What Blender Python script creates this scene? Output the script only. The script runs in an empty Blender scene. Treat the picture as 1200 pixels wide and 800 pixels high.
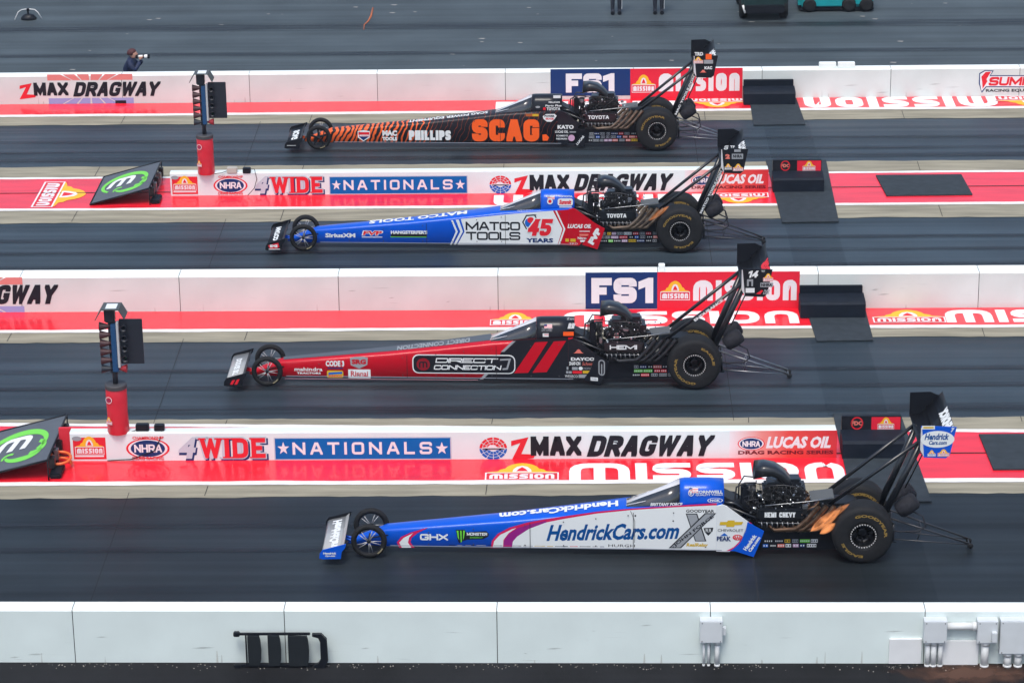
import bpy, bmesh, math, random
from mathutils import Vector, Matrix
sc = bpy.context.scene
R = math.radians
HAZE = 0.00022
# ------------------------------------------------------------------ camera
cam_d = bpy.data.cameras.new("camera"); cam = bpy.data.objects.new("camera", cam_d)
sc.collection.objects.link(cam); sc.camera = cam
cam_d.sensor_width = 36.0; cam_d.lens = 102.96; cam_d.clip_start = 1.0; cam_d.clip_end = 2000.0
TH, PS, RO = R(20.5), 0.0235417, -0.0134556
fw = Vector((-math.sin(PS)*math.cos(TH), math.cos(PS)*math.cos(TH), -math.sin(TH)))
rt = fw.cross(Vector((0,0,1))).normalized(); up = rt.cross(fw)
rt2 = math.cos(RO)*rt + math.sin(RO)*up; up2 = math.cos(RO)*up - math.sin(RO)*rt
m3 = Matrix((rt2, up2, -fw)).transposed()
cam.matrix_world = Matrix.Translation((0,0,19.0724)) @ m3.to_4x4()
# ------------------------------------------------------------------ light: thin overcast
SUN_EL, SUN_AZ = 64.0, 192.0        # azimuth measured clockwise from +Y
world = bpy.data.worlds.new("World"); sc.world = world; world.use_nodes = True
wn = world.node_tree; wn.nodes.clear()
wo = wn.nodes.new("ShaderNodeOutputWorld"); wb = wn.nodes.new("ShaderNodeBackground"); sk = wn.nodes.new("ShaderNodeTexSky")
sk.sky_type = 'NISHITA'; sk.sun_disc = False; sk.sun_elevation = R(SUN_EL); sk.sun_rotation = R(SUN_AZ)
sk.air_density = 1.0; sk.dust_density = 3.0; sk.ozone_density = 1.0
wb.inputs[1].default_value = 0.14
wn.links.new(sk.outputs[0], wb.inputs[0]); wn.links.new(wb.outputs[0], wo.inputs[0])
sd = bpy.data.lights.new("sun", 'SUN'); sd.energy = 1.45; sd.angle = R(22); sd.color = (1.0, 0.975, 0.90)
so = bpy.data.objects.new("sun", sd); sc.collection.objects.link(so)
sdir = Vector((math.sin(R(SUN_AZ))*math.cos(R(SUN_EL)), math.cos(R(SUN_AZ))*math.cos(R(SUN_EL)), math.sin(R(SUN_EL))))
so.rotation_euler = sdir.to_track_quat('Z', 'Y').to_euler()
sc.view_settings.view_transform = 'Standard'; sc.view_settings.look = 'None'
sc.view_settings.exposure = 0.52; sc.view_settings.gamma = 1.0
try: sc.view_settings.use_curve_mapping = False
except Exception: pass
sc.render.film_transparent = False

# ------------------------------------------------------------------ materials
MC = {}
def mat(name, col=(.5,.5,.5), rough=.5, metal=0., coat=0., noise=0., nscale=8., bump=0., emis=None, spec=.5, alpha=None, stretch=None, coatr=.06):
    if name in MC: return MC[name]
    m = bpy.data.materials.new(name); m.use_nodes = True; nt = m.node_tree
    b = nt.nodes["Principled BSDF"]
    b.inputs["Base Color"].default_value = (*col, 1); b.inputs["Roughness"].default_value = rough
    b.inputs["Metallic"].default_value = metal; b.inputs["Coat Weight"].default_value = coat
    b.inputs["Coat Roughness"].default_value = coatr
    b.inputs["Specular IOR Level"].default_value = spec
    if noise > 0 or bump > 0:
        tc = nt.nodes.new("ShaderNodeTexCoord"); mp = nt.nodes.new("ShaderNodeMapping")
        if stretch: mp.inputs["Scale"].default_value = stretch
        nz = nt.nodes.new("ShaderNodeTexNoise"); nz.inputs["Scale"].default_value = nscale; nz.inputs["Detail"].default_value = 6
        nt.links.new(tc.outputs["Object"], mp.inputs[0]); nt.links.new(mp.outputs[0], nz.inputs["Vector"])
        if noise > 0:
            rp = nt.nodes.new("ShaderNodeMapRange"); rp.inputs[1].default_value = .3; rp.inputs[2].default_value = .7
            rp.inputs[3].default_value = 1-noise; rp.inputs[4].default_value = 1+noise*.6
            mx = nt.nodes.new("ShaderNodeVectorMath"); mx.operation = 'SCALE'; mx.inputs[0].default_value = col
            nt.links.new(nz.outputs[0], rp.inputs[0]); nt.links.new(rp.outputs[0], mx.inputs["Scale"])
            nt.links.new(mx.outputs[0], b.inputs["Base Color"])
        if bump > 0:
            bp = nt.nodes.new("ShaderNodeBump"); bp.inputs["Strength"].default_value = bump; bp.inputs["Distance"].default_value = .02
            nt.links.new(nz.outputs[0], bp.inputs["Height"]); nt.links.new(bp.outputs[0], b.inputs["Normal"])
    if emis:
        b.inputs["Emission Color"].default_value = (*emis[:3], 1); b.inputs["Emission Strength"].default_value = emis[3]
    if alpha is not None: b.inputs["Alpha"].default_value = alpha
    MC[name] = m; return m

PAL = dict(white=(.8,.8,.8), carwhite=(.72,.75,.75), ink=(.012,.014,.02), navy=(.01,.035,.14), red=(.7,.02,.035), blue=(.01,.12,.5),
  magenta=(.6,.015,.1), purple=(.28,.015,.2), green=(.15,.6,.05), gold=(.6,.4,.03), grey=(.3,.32,.34), hendrick=(.0,.07,.26),
  salmon=(.7,.18,.14), orange=(.9,.12,.02), carred=(.5,.003,.016), darkred=(.25,.01,.02), carblue=(.0,.085,.56), trim=(.6,.3,.35),
  seam=(.12,.12,.13), pinkish=(.55,.35,.5), banner=(.76,.74,.76), bannerred=(.72,.02,.045), silver=(.5,.56,.62), signblue=(.0,.12,.40),
  darkmaroon=(.16,.01,.02), paintwhite=(.82,.82,.83), stripred=(.66,.03,.045), yellow=(.85,.45,.03), fadered=(.7,.22,.2), fadeblue=(.3,.33,.6),
  tyreyellow=(.25,.165,.045),rust=(.4,.1,.03))
def pm(name):
    c = PAL[name]; return mat("paint_"+name, c, .45, spec=.18, coat=.06 if name.startswith('car') else 0.)

# ------------------------------------------------------------------ mesh helpers
col = sc.collection
class MB:
    def __init__(s): s.v=[]; s.f=[]; s.m=[]; s.sm=[]
    def add(s, vs, fs, mi=0, smooth=False):
        o=len(s.v); s.v+= [tuple(v) for v in vs]; s.f+=[tuple(i+o for i in f) for f in fs]
        s.m+=[mi]*len(fs); s.sm+=[smooth]*len(fs); return s
    def box(s, x0,x1,y0,y1,z0,z1, mi=0):
        v=[(x,y,z) for x in (x0,x1) for y in (y0,y1) for z in (z0,z1)]
        return s.add(v,[(0,1,3,2),(4,6,7,5),(0,4,5,1),(2,3,7,6),(0,2,6,4),(1,5,7,3)],mi)
    def bbox(s, x0,x1,y0,y1,z0,z1, b=.01, mi=0):      # bevelled box
        bm=bmesh.new(); bmesh.ops.create_cube(bm,size=1)
        for v in bm.verts: v.co=Vector(((x0+x1)/2+v.co.x*(x1-x0),(y0+y1)/2+v.co.y*(y1-y0),(z0+z1)/2+v.co.z*(z1-z0)))
        bmesh.ops.bevel(bm,geom=bm.edges[:],offset=b,segments=2,affect='EDGES')
        bm.verts.ensure_lookup_table(); bm.verts.index_update()
        s.add([v.co[:] for v in bm.verts],[tuple(v.index for v in f.verts) for f in bm.faces],mi); bm.free(); return s
    def prism(s, poly, y0, y1, mi=0, ax='y'):          # poly in (x,z), extruded along y
        n=len(poly)
        def P(a,b,c): return (a,c,b) if ax=='y' else ((c,a,b) if ax=='x' else (a,b,c))
        v=[P(p[0],p[1],y0) for p in poly]+[P(p[0],p[1],y1) for p in poly]
        return s.add(v,[tuple(range(n)),tuple(range(2*n-1,n-1,-1))]+[(i,i+n,(i+1)%n+n,(i+1)%n) for i in range(n)],mi)
    def tube(s, pts, r, n=8, mi=0, caps=True):
        pts=[Vector(p) for p in pts]; rs=r if isinstance(r,(list,tuple)) else [r]*len(pts)
        vs=[]; prev=None
        for i,p in enumerate(pts):
            d=(pts[min(i+1,len(pts)-1)]-pts[max(i-1,0)]).normalized()
            a=prev if prev is not None else (Vector((0,0,1)) if abs(d.z)<.9 else Vector((1,0,0)))
            u=(a-d*a.dot(d)).normalized(); w=d.cross(u); prev=u
            vs+=[tuple(p+(u*math.cos(2*math.pi*k/n)+w*math.sin(2*math.pi*k/n))*rs[i]) for k in range(n)]
        fs=[(i*n+k,i*n+(k+1)%n,(i+1)*n+(k+1)%n,(i+1)*n+k) for i in range(len(pts)-1) for k in range(n)]
        s.add(vs,fs,mi,True)
        if caps:
            o=len(s.v)-len(vs); s.f+=[tuple(o+k for k in range(n))[::-1],tuple(o+(len(pts)-1)*n+k for k in range(n))]; s.m+=[mi]*2; s.sm+=[False]*2
        return s
    def lathe(s, prof, n=48, mi=0, cy=True, smooth=True, c=(0,0,0), axis='y'):  # prof: (r, a) about the axis
        vs=[]
        for r,a in prof:
            for k in range(n):
                t=2*math.pi*k/n; p=(r*math.cos(t),a,r*math.sin(t)) if axis=='y' else ((a,r*math.cos(t),r*math.sin(t)) if axis=='x' else (r*math.cos(t),r*math.sin(t),a))
                vs.append((p[0]+c[0],p[1]+c[1],p[2]+c[2]))
        fs=[(i*n+k,i*n+(k+1)%n,(i+1)*n+(k+1)%n,(i+1)*n+k) for i in range(len(prof)-1) for k in range(n)]
        return s.add(vs,fs,mi,smooth)
    def loft(s, rings, mi=0, smooth=True, cap=True, closed=True):
        n=len(rings[0]); vs=[p for r in rings for p in r]
        fs=[(i*n+k,i*n+(k+1)%n,(i+1)*n+(k+1)%n,(i+1)*n+k) for i in range(len(rings)-1) for k in range(n if closed else n-1)]
        s.add(vs,fs,mi,smooth)
        if cap:
            o=len(s.v)-len(vs); s.f+=[tuple(o+k for k in range(n))[::-1],tuple(o+(len(rings)-1)*n+k for k in range(n))]; s.m+=[mi]*2; s.sm+=[False]*2
        return s
    def mesh(s, name, mats):
        me=bpy.data.meshes.new(name); me.from_pydata(s.v,[],s.f)
        for m in (mats if isinstance(mats,(list,tuple)) else [mats]): me.materials.append(m)
        me.polygons.foreach_set('material_index',s.m); me.polygons.foreach_set('use_smooth',s.sm)
        bm=bmesh.new(); bm.from_mesh(me); bmesh.ops.recalc_face_normals(bm,faces=bm.faces); bm.to_mesh(me); bm.free()
        me.update(); return me
    def build(s, name, mats, parent=None, loc=None):
        return link(name, s.mesh(name,mats), parent, loc)
def link(name, me, parent=None, loc=None, rot=None):
    o=bpy.data.objects.new(name,me); col.objects.link(o)
    if parent: o.parent=parent
    if loc: o.location=loc
    if rot: o.rotation_euler=rot
    return o
def sharp(o, ang=35):
    me=o.data
    for p in me.polygons: p.use_smooth=True
    try: me.set_sharp_from_angle(angle=R(ang))
    except Exception: pass
    return o
def thing(name, label, cat, loc=(0,0,0), rz=0, group=None):
    o=bpy.data.objects.new(name,None); col.objects.link(o); o.location=loc; o.rotation_euler=(0,0,rz)
    o.empty_display_size=.2
    return tag(o,label,cat,group)
def tag(o,label=None,cat=None,group=None):
    if label: o['label']=label
    if cat: o['category']=cat
    if group: o['group']=group
    return o
def struct(o): o['kind']='structure'; return o

# ------------------------------------------------------------------ lettering
def rc(pts, r):
    """polyline with rounded corners; a point flagged with a third value is rounded"""
    out=[]; n=len(pts); closed=(pts[0][:2]==pts[-1][:2])
    for i,p in enumerate(pts):
        if len(p)<3 or (i in (0,n-1) and not closed): out.append(p[:2]); continue
        a=pts[i-1] if i>0 else pts[-2]; b=pts[(i+1)] if i<n-1 else pts[1]
        P=Vector(p[:2]); A=Vector(a[:2])-P; B=Vector(b[:2])-P
        rr=min(r*p[2],A.length*.5,B.length*.5); A=P+A.normalized()*rr; B=P+B.normalized()*rr
        for k in range(5):
            t=k/4; q=A*(1-t)**2+P*2*t*(1-t)+B*t*t; out.append((q.x,q.y))
    if closed and len(pts[0])>2: out[-5:]=[]; out.append(out[0])
    return out
O=1
GL={
'A':(1,[[(0,0),(.42,1),(.58,1),(1,0)],[(.2,.3),(.8,.3)]]),
'B':(1,[[(0,0),(0,1),(1,1,1),(1,.52,.6),(.2,.52)],[(0,0),(1,0,1),(1,.52,.6),(.6,.52)]]),
'C':(1,[[(1,.68),(1,1,1),(0,1,1),(0,0,1),(1,0,1),(1,.32)]]),
'D':(1,[[(0,0),(0,1),(1,1,1.6),(1,0,1.6),(0,0)]]),
'E':(.85,[[(1,1),(0,1),(0,0),(1,0)],[(0,.5),(.9,.5)]]),
'F':(.82,[[(1,1),(0,1),(0,0)],[(0,.48),(.9,.48)]]),
'G':(1,[[(1,.7),(1,1,1),(0,1,1),(0,0,1),(1,0,1),(1,.45),(.55,.45)]]),
'H':(1,[[(0,0),(0,1)],[(1,0),(1,1)],[(0,.5),(1,.5)]]),
'I':(0,[[(.5,0),(.5,1)]]),
'J':(.8,[[(1,1),(1,0,1),(0,0,1),(0,.3)]]),
'K':(1,[[(0,0),(0,1)],[(1,1),(.25,.5),(1,0)]]),
'L':(.82,[[(0,1),(0,0),(1,0)]]),
'M':(1.35,[[(0,0),(0,1)],[(1,0),(1,1)],[(0,1),(.5,.15),(1,1)]]),
'N':(1.05,[[(0,0),(0,1)],[(1,0),(1,1)],[(0,1),(1,0)]]),
'O':(1,[[(0,.5),(0,1,1),(1,1,1),(1,0,1),(0,0,1),(0,.5)]]),
'P':(1,[[(0,0),(0,1),(1,1,1),(1,.42,1),(0,.42)]]),
'R':(1,[[(0,0),(0,1),(1,1,1),(1,.45,1),(0,.45)],[(.55,.45),(1,0)]]),
'S':(1,[[(1,.72),(1,1,1),(0,1,1),(0,.5,1),(1,.5,1),(1,0,1),(0,0,1),(0,.28)]]),
'T':(.95,[[(0,1),(1,1)],[(.5,1),(.5,0)]]),
'U':(1,[[(0,1),(0,0,1),(1,0,1),(1,1)]]),
'V':(1.05,[[(0,1),(.5,0),(1,1)]]),
'W':(1.5,[[(0,1),(.25,0),(.5,1),(.75,0),(1,1)]]),
'X':(1.05,[[(0,0),(1,1)],[(0,1),(1,0)]]),
'Y':(1,[[(0,1),(.5,.45),(1,1)],[(.5,.45),(.5,0)]]),
'1':(.45,[[(0,.85),(1,1),(1,0)]]),
'4':(1,[[(.75,0),(.75,1)],[(.75,1),(0,.3)],[(0,.3),(1,.3)]]),
'5':(1,[[(1,1),(0,1),(0,.56),(1,.56,1),(1,0,1),(0,0,1),(0,.25)]]),
'6':(1,[[(1,.8),(1,1,1),(0,1,1),(0,0,1),(1,0,1),(1,.55,1),(0,.55)]]),
'm':(1.75,[[(0,0),(0,1,1.4),(1,1,1.4),(1,0)],[(.5,1),(.5,0)]]),
'n':(1,[[(0,0),(0,1,1.4),(1,1,1.4),(1,0)]]),
'i':(0,[[(.5,0),(.5,1)]]),
's':(.95,[[(1,1),(0,1,1),(0,.5,1),(1,.5,1),(1,0,1),(0,0)]]),
'o':(1.05,[[(0,.5),(0,1,2),(1,1,2),(1,0,2),(0,0,2),(0,.5)]]),
' ':(.6,[]),
}
def clip(poly, w, h):
    for ax,lim,sg in ((0,0,1),(0,w,-1),(1,0,1),(1,h,-1)):
        out=[]; n=len(poly)
        for i in range(n):
            a=poly[i]; b=poly[(i+1)%n]; da=(a[ax]-lim)*sg; db=(b[ax]-lim)*sg
            if da>=0: out.append(a)
            if da*db<0:
                t=da/(da-db); out.append((a[0]+(b[0]-a[0])*t,a[1]+(b[1]-a[1])*t))
        poly=out
        if len(poly)<3: return []
    return poly
def strokes_to_polys(pts, t, w, h):
    P=[Vector(p) for p in pts]; n=len(P); closed=(P[0]-P[-1]).length<1e-6
    D=[(P[i+1]-P[i]).normalized() for i in range(n-1)]
    if not closed:
        for e,(p,d) in ((0,(P[0],-D[0])),(n-1,(P[-1],D[-1]))):
            onx=min(abs(p.x-t/2),abs(p.x-(w-t/2)))<t*.02; ony=min(abs(p.y-t/2),abs(p.y-(h-t/2)))<t*.02
            if (ony and abs(d.y)>.3) or (onx and abs(d.x)>.5): P[e]=p+d*t*.75
    L=[];Rr=[]
    for i in range(n):
        if closed and i in (0,n-1): d0,d1=D[-1],D[0]
        elif i==0: d0=d1=D[0]
        elif i==n-1: d0=d1=D[-1]
        else: d0,d1=D[i-1],D[i]
        n0=Vector((-d0.y,d0.x)); n1=Vector((-d1.y,d1.x)); m=(n0+n1)
        if m.length<.2: m=n0
        else: m=m.normalized()/max(.28,m.normalized().dot(n0))
        L.append(P[i]+m*t/2); Rr.append(P[i]-m*t/2)
    out=[]
    for i in range(n-1):
        q=clip([tuple(L[i]),tuple(L[i+1]),tuple(Rr[i+1]),tuple(Rr[i])],w,h)
        if q: out.append(q)
    return out
def btext_polys(s, W_, H_, t=.24, gap=.2, shear=0, serif=False, rad=.9):
    """block lettering filling a box W_ x H_; returns (poly, microlayer)"""
    th=t*H_; sh=shear*H_; W2=W_-sh
    rel=[GL[c][0] for c in s]; nb=len(s)
    g=gap*th*1.1
    core=W2-g*(nb-1)-sum(th for c in s)
    k=core/max(.01,sum(rel))
    out=[]; x=0
    for c,r in zip(s,rel):
        w=th+r*k
        for si,st in enumerate(GL[c][1]):
            pts=rc([(th/2+p[0]*(w-th),th/2+p[1]*(H_-th))+tuple(p[2:]) for p in st], th*rad)
            for qi,q in enumerate(strokes_to_polys(pts,th,w,H_)): out.append(([(x+a+shear*b,b) for a,b in q],si+.3*(qi%3)))
        if serif:
            se=th*.4
            for (px_) in ({'W':(0,.5,1),'I':(.5,),'D':(0,),'E':(0,)}.get(c,())):
                for yy in ((H_-se*.8) if True else 0,0):
                    if c=='W' and yy==0: continue
                    if px_==.5 and c=='W': continue
                    cx=x+th/2+px_*(w-th)
                    out.append(([(cx-th/2-se,yy),(cx+th/2+se*.6,yy),(cx+th/2+se*.6,yy+se*.8),(cx-th/2-se,yy+se*.8)],5))
        x+=w+g
    return out
FC={}
def font_polys(s, bold=0):
    key=(s,bold)
    if key in FC: return FC[key]
    cu=bpy.data.curves.new("lettering_outline",'FONT'); cu.body=s; cu.size=1; cu.offset=bold; cu.resolution_u=2; cu.fill_mode='FRONT'
    ob=bpy.data.objects.new("lettering_outline",cu); me=ob.to_mesh()
    vs=[(v.co.x,v.co.y) for v in me.vertices]; fs=[tuple(p.vertices) for p in me.polygons]
    ob.to_mesh_clear(); bpy.data.objects.remove(ob); bpy.data.curves.remove(cu)
    xs=[v[0] for v in vs]; ys=[v[1] for v in vs]; x0,x1,y0,y1=min(xs),max(xs),min(ys),max(ys)
    vs=[((x-x0)/(x1-x0),(y-y0)/(y1-y0)) for x,y in vs]
    FC[key]=(vs,fs); return FC[key]
class Decal:
    """flat print: polygons in (u,v), each on its own thin layer, laid on a surface by fn(u,v,d)"""
    def __init__(s): s.v=[]; s.f=[]; s.m=[]; s.mats=[]
    def mi(s,c):
        if c not in s.mats: s.mats.append(c)
        return s.mats.index(c)
    def poly(s,p,c,L=0):
        o=len(s.v); s.v+=[(a,b,L) for a,b in p]; s.f.append(tuple(range(o,o+len(p)))); s.m.append(s.mi(c))
    def polys(s,vs,fs,c,L=0):
        o=len(s.v); s.v+=[(a,b,L) for a,b in vs]; s.f+=[tuple(i+o for i in f) for f in fs]; s.m+=[s.mi(c)]*len(fs)
    def build(s,name,fn,parent):
        me=bpy.data.meshes.new(name); me.from_pydata([fn(u,v,.0025+.0013*L) for u,v,L in s.v],[],s.f)
        for c in s.mats: me.materials.append(c if not isinstance(c,str) else pm(c))
        me.polygons.foreach_set('material_index',s.m); me.update(); return link(name,me,parent)
def ell(cx,cy,rx,ry,n=28,a0=0,a1=360): return [(cx+rx*math.cos(R(a0+(a1-a0)*k/n)),cy+ry*math.sin(R(a0+(a1-a0)*k/n))) for k in range(n+(0 if a1-a0==360 else 1))]
def emit(D,item):
    k,txt,c,o,q=item; L=o.get('L',0)
    if k in('poly','p'): D.poly(q,c,L); return
    (xa,ya),(xb,yb)=q[0],q[1]
    if o.get('along'):
        h=q[2]*.0125; d=Vector((xb-xa,yb-ya)); n=Vector((-d.y,d.x)).normalized()*h; vs,fs=font_polys(txt,o.get('bold',0))
        D.polys([(xa+d.x*u+n.x*(v-.5),ya+d.y*u+n.y*(v-.5)) for u,v in vs],fs,c,L); return
    x0,x1=min(xa,xb),max(xa,xb); y0,y1=min(ya,yb),max(ya,yb); w=x1-x0; h=y1-y0
    rot=o.get('rot',0)
    if rot==90: w,h=h,w
    def T(p):
        if rot==1: return [(x1-a,y1-b) for a,b in p]
        if rot==90: return [(x0+b,y1-a) for a,b in p]
        return [(x0+a,y0+b) for a,b in p]
    if k=='rect': D.poly(T([(0,0),(w,0),(w,h),(0,h)]),c,L)
    elif k=='rrect':
        r=o.get('r',.2)*min(w,h); pts=[]
        for cx,cy,a in ((w-r,h-r,0),(r,h-r,90),(r,r,180),(w-r,r,270)): pts+=ell(cx,cy,r,r,4,a,a+90)
        D.poly(T(pts),c,L)
    elif k=='oval': D.poly(T(ell(w/2,h/2,w/2,h/2)),c,L)
    elif k=='ring':
        t=o.get('w',.2); a=ell(w/2,h/2,w/2,h/2); b=ell(w/2,h/2,w/2*(1-t),h/2*(1-t)*(1-0)); n=len(a)
        D.polys(T(a)+T(b),[(i,(i+1)%n,(i+1)%n+n,i+n) for i in range(n)],c,L)
    elif k=='btext':
        for p,si in btext_polys(txt,w,h,o.get('t',.24),o.get('gap',.2) if 'gap' not in o else o['gap']*4,o.get('shear',0),False,o.get('rad',.9)): D.poly(T(p),c,L+.15*si)
    elif k=='slab':
        for p,si in btext_polys(txt,w,h,o.get('t',.24),.6,0,True): D.poly(T(p),c,L+.15*si)
    elif k=='text':
        vs,fs=font_polys(txt,o.get('bold',0)); sh=o.get('shear',0)*h; rise=o.get('rise',0)
        hh=h-rise*w
        D.polys(T([(u*(w-sh)+v*sh, v*hh+rise*u*w) for u,v in vs]),fs,c,L)
    elif k=='mtext':
        ax_=1.0
        for p,si in btext_polys('mission',w/ax_,h,.27,.45): D.poly(T([(a*ax_,b) for a,b in p]),c,L+.15*si)
    elif k in('mission','mission0'):
        bg=o.get('bg','red'); yc='yellow' if k=='mission' else c
        if k=='mission': D.poly(T([(0,0),(w,0),(w,h*.5),(0,h*.5)]),bg,L)
        prof=[(.03,.42),(.03,.47),(.1,.5),(.17,.52),(.2,.62),(.27,.68),(.3,.8),(.36,.91),(.44,.98),(.5,1),(.56,.98),(.64,.91),(.7,.8),(.73,.68),(.8,.62),(.83,.52),(.9,.5),(.97,.47),(.97,.42)]
        D.poly(T([(a*w,b*h) for a,b in prof]),yc,L+1)
        if k=='mission':
            D.poly(T([(a*w,b*h) for a,b in ((.37,.48),(.38,.62),(.43,.78),(.5,.83),(.57,.78),(.62,.62),(.63,.48))]),'banner',L+2)
            D.poly(T([(.42*w,.52*h),(.58*w,.52*h),(.545*w,.66*h),(.5*w,.76*h),(.455*w,.66*h)]),'red',L+3)
            for (a,b,e,f_) in ((0,0,1,.035),(0,.41,1,.445),(0,.035,.02,.41),(.98,.035,1,.41)): D.poly(T([(a*w,b*h),(e*w,b*h),(e*w,f_*h),(a*w,f_*h)]),'banner',L+3)
            for p,si in btext_polys('mission',w*.88/1.08,h*.27,.26,.4): D.poly(T([(a*1.08+w*.06,b+h*.085) for a,b in p]),'banner',L+3+.15*si)
    elif k=='star':
        pts=[]
        for i in range(10):
            a=math.pi/2+i*math.pi/5; r=1 if i%2==0 else .4; pts.append((w/2+w/2*r*math.cos(a),h*.47+h*.53*r*math.sin(a)))
        D.poly(T(pts),c,L)
    elif k=='globe':
        for (a0,a1,cc) in ((0,180,'red'),(180,360,'blue')):
            n=6
            for i in range(n):
                s0=a0+(a1-a0)*i/n+2; s1=a0+(a1-a0)*(i+1)/n-2
                for r0,r1 in ((.3,.52),(.57,.76),(.81,1)):
                    p=ell(w/2,h/2,w/2*r1,h/2*r1,3,s0,s1)+ell(w/2,h/2,w/2*r0,h/2*r0,3,s0,s1)[::-1]; D.poly(T(p),cc,L)
        car=[(.06,.44),(.1,.55),(.3,.56),(.38,.66),(.55,.66),(.62,.56),(.9,.55),(.95,.44)]
        D.poly(T([(a*w,b*h) for a,b in car]),'banner',L+1); D.poly(T([(a*w,b*h) for a,b in ((.1,.46),(.2,.46),(.25,.4),(.3,.46),(.7,.46),(.75,.4),(.8,.46),(.92,.46),(.88,.51),(.12,.51))]),'ink',L+2)
    elif k=='zglobe':
        n=6
        for top in (1,0):
            for i in range(n):
                e=.012; a=i/n+e; b=(i+1)/n-e
                # wedge pieces fan out from the centre
                def sp(u,v): return (w*(.5+(u-.5)*v),)
                if top: p=[(w*(.5+(a-.5)*.62),h*.8),(w*(.5+(b-.5)*.62),h*.8),(w*(.5+(b-.5)*1.0),h),(w*(.5+(a-.5)*1.0),h)]
                else: p=[(w*(.5+(a-.5)*1.0),0),(w*(.5+(b-.5)*1.0),0),(w*(.5+(b-.5)*.62),h*.2),(w*(.5+(a-.5)*.62),h*.2)]
                if i==0:
                    p=[(0,h*.8),(p[1][0],p[1][1]),(p[2][0],p[2][1]),(0,h)] if top else [(0,0),p[1],p[2],(0,h*.2)]
                if i==n-1:
                    p=[p[0],(w,h*.8),(w,h),p[3]] if top else [p[0],(w,0),(w,h*.2),p[3]]
                D.poly(T(p),'fadered' if top else 'fadeblue',L)
    elif k=='grad': D.poly(T([(0,0),(w,0),(w,h),(0,h)]),GRAD(x0,x1),L)
    elif k=='bits':
        rnd=random.Random(o['seed']); x=0
        while x<w*.97:
            ww=rnd.uniform(.06,.22); cc=rnd.choice(o['cols'])
            D.poly(T([(x,h*.15),(min(w,x+ww),h*.15),(min(w,x+ww),h*.85),(x,h*.85)]),cc,L)
            if ww>.1: D.poly(T([(x+.015,h*.4),(x+ww*.7,h*.4),(x+ww*.7,h*.6),(x+.015,h*.6)]),'carwhite',L+1)
            x+=ww+.03
    else: raise ValueError(k)
def GRAD(x0,x1):
    if 'grad' in MC: return MC['grad']
    m=mat('grad',(.8,.8,.8),.38); nt=m.node_tree; b=nt.nodes["Principled BSDF"]
    tc=nt.nodes.new("ShaderNodeTexCoord"); sp=nt.nodes.new("ShaderNodeSeparateXYZ"); mr=nt.nodes.new("ShaderNodeMapRange"); rp=nt.nodes.new("ShaderNodeValToRGB")
    nt.links.new(tc.outputs["Generated"],sp.inputs[0]); nt.links.new(sp.outputs[0],rp.inputs[0])
    rp.color_ramp.elements[0].color=(.76,.74,.76,1); e=rp.color_ramp.elements.new(.3); e.color=(.75,.25,.22,1); e=rp.color_ramp.elements.new(.55); e.color=(.72,.06,.05,1); rp.color_ramp.elements[-1].color=(.6,.02,.03,1)
    nt.links.new(rp.outputs[0],b.inputs["Base Color"]); return m
KN={'text':'lettering','btext':'lettering','mtext':'lettering','slab':'lettering','mission':'logo','mission0':'logo','globe':'logo','zglobe':'logo','rect':'sticker','rrect':'sticker','oval':'sticker','ring':'sticker','poly':'graphic','star':'star','bits':'sponsor_strip','grad':'banner'}
def lay(items,fn,parent,name=None):
    for it in items:
        D=Decal(); emit(D,it); D.build(name or KN[it[0]],fn,parent)
S={}
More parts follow.
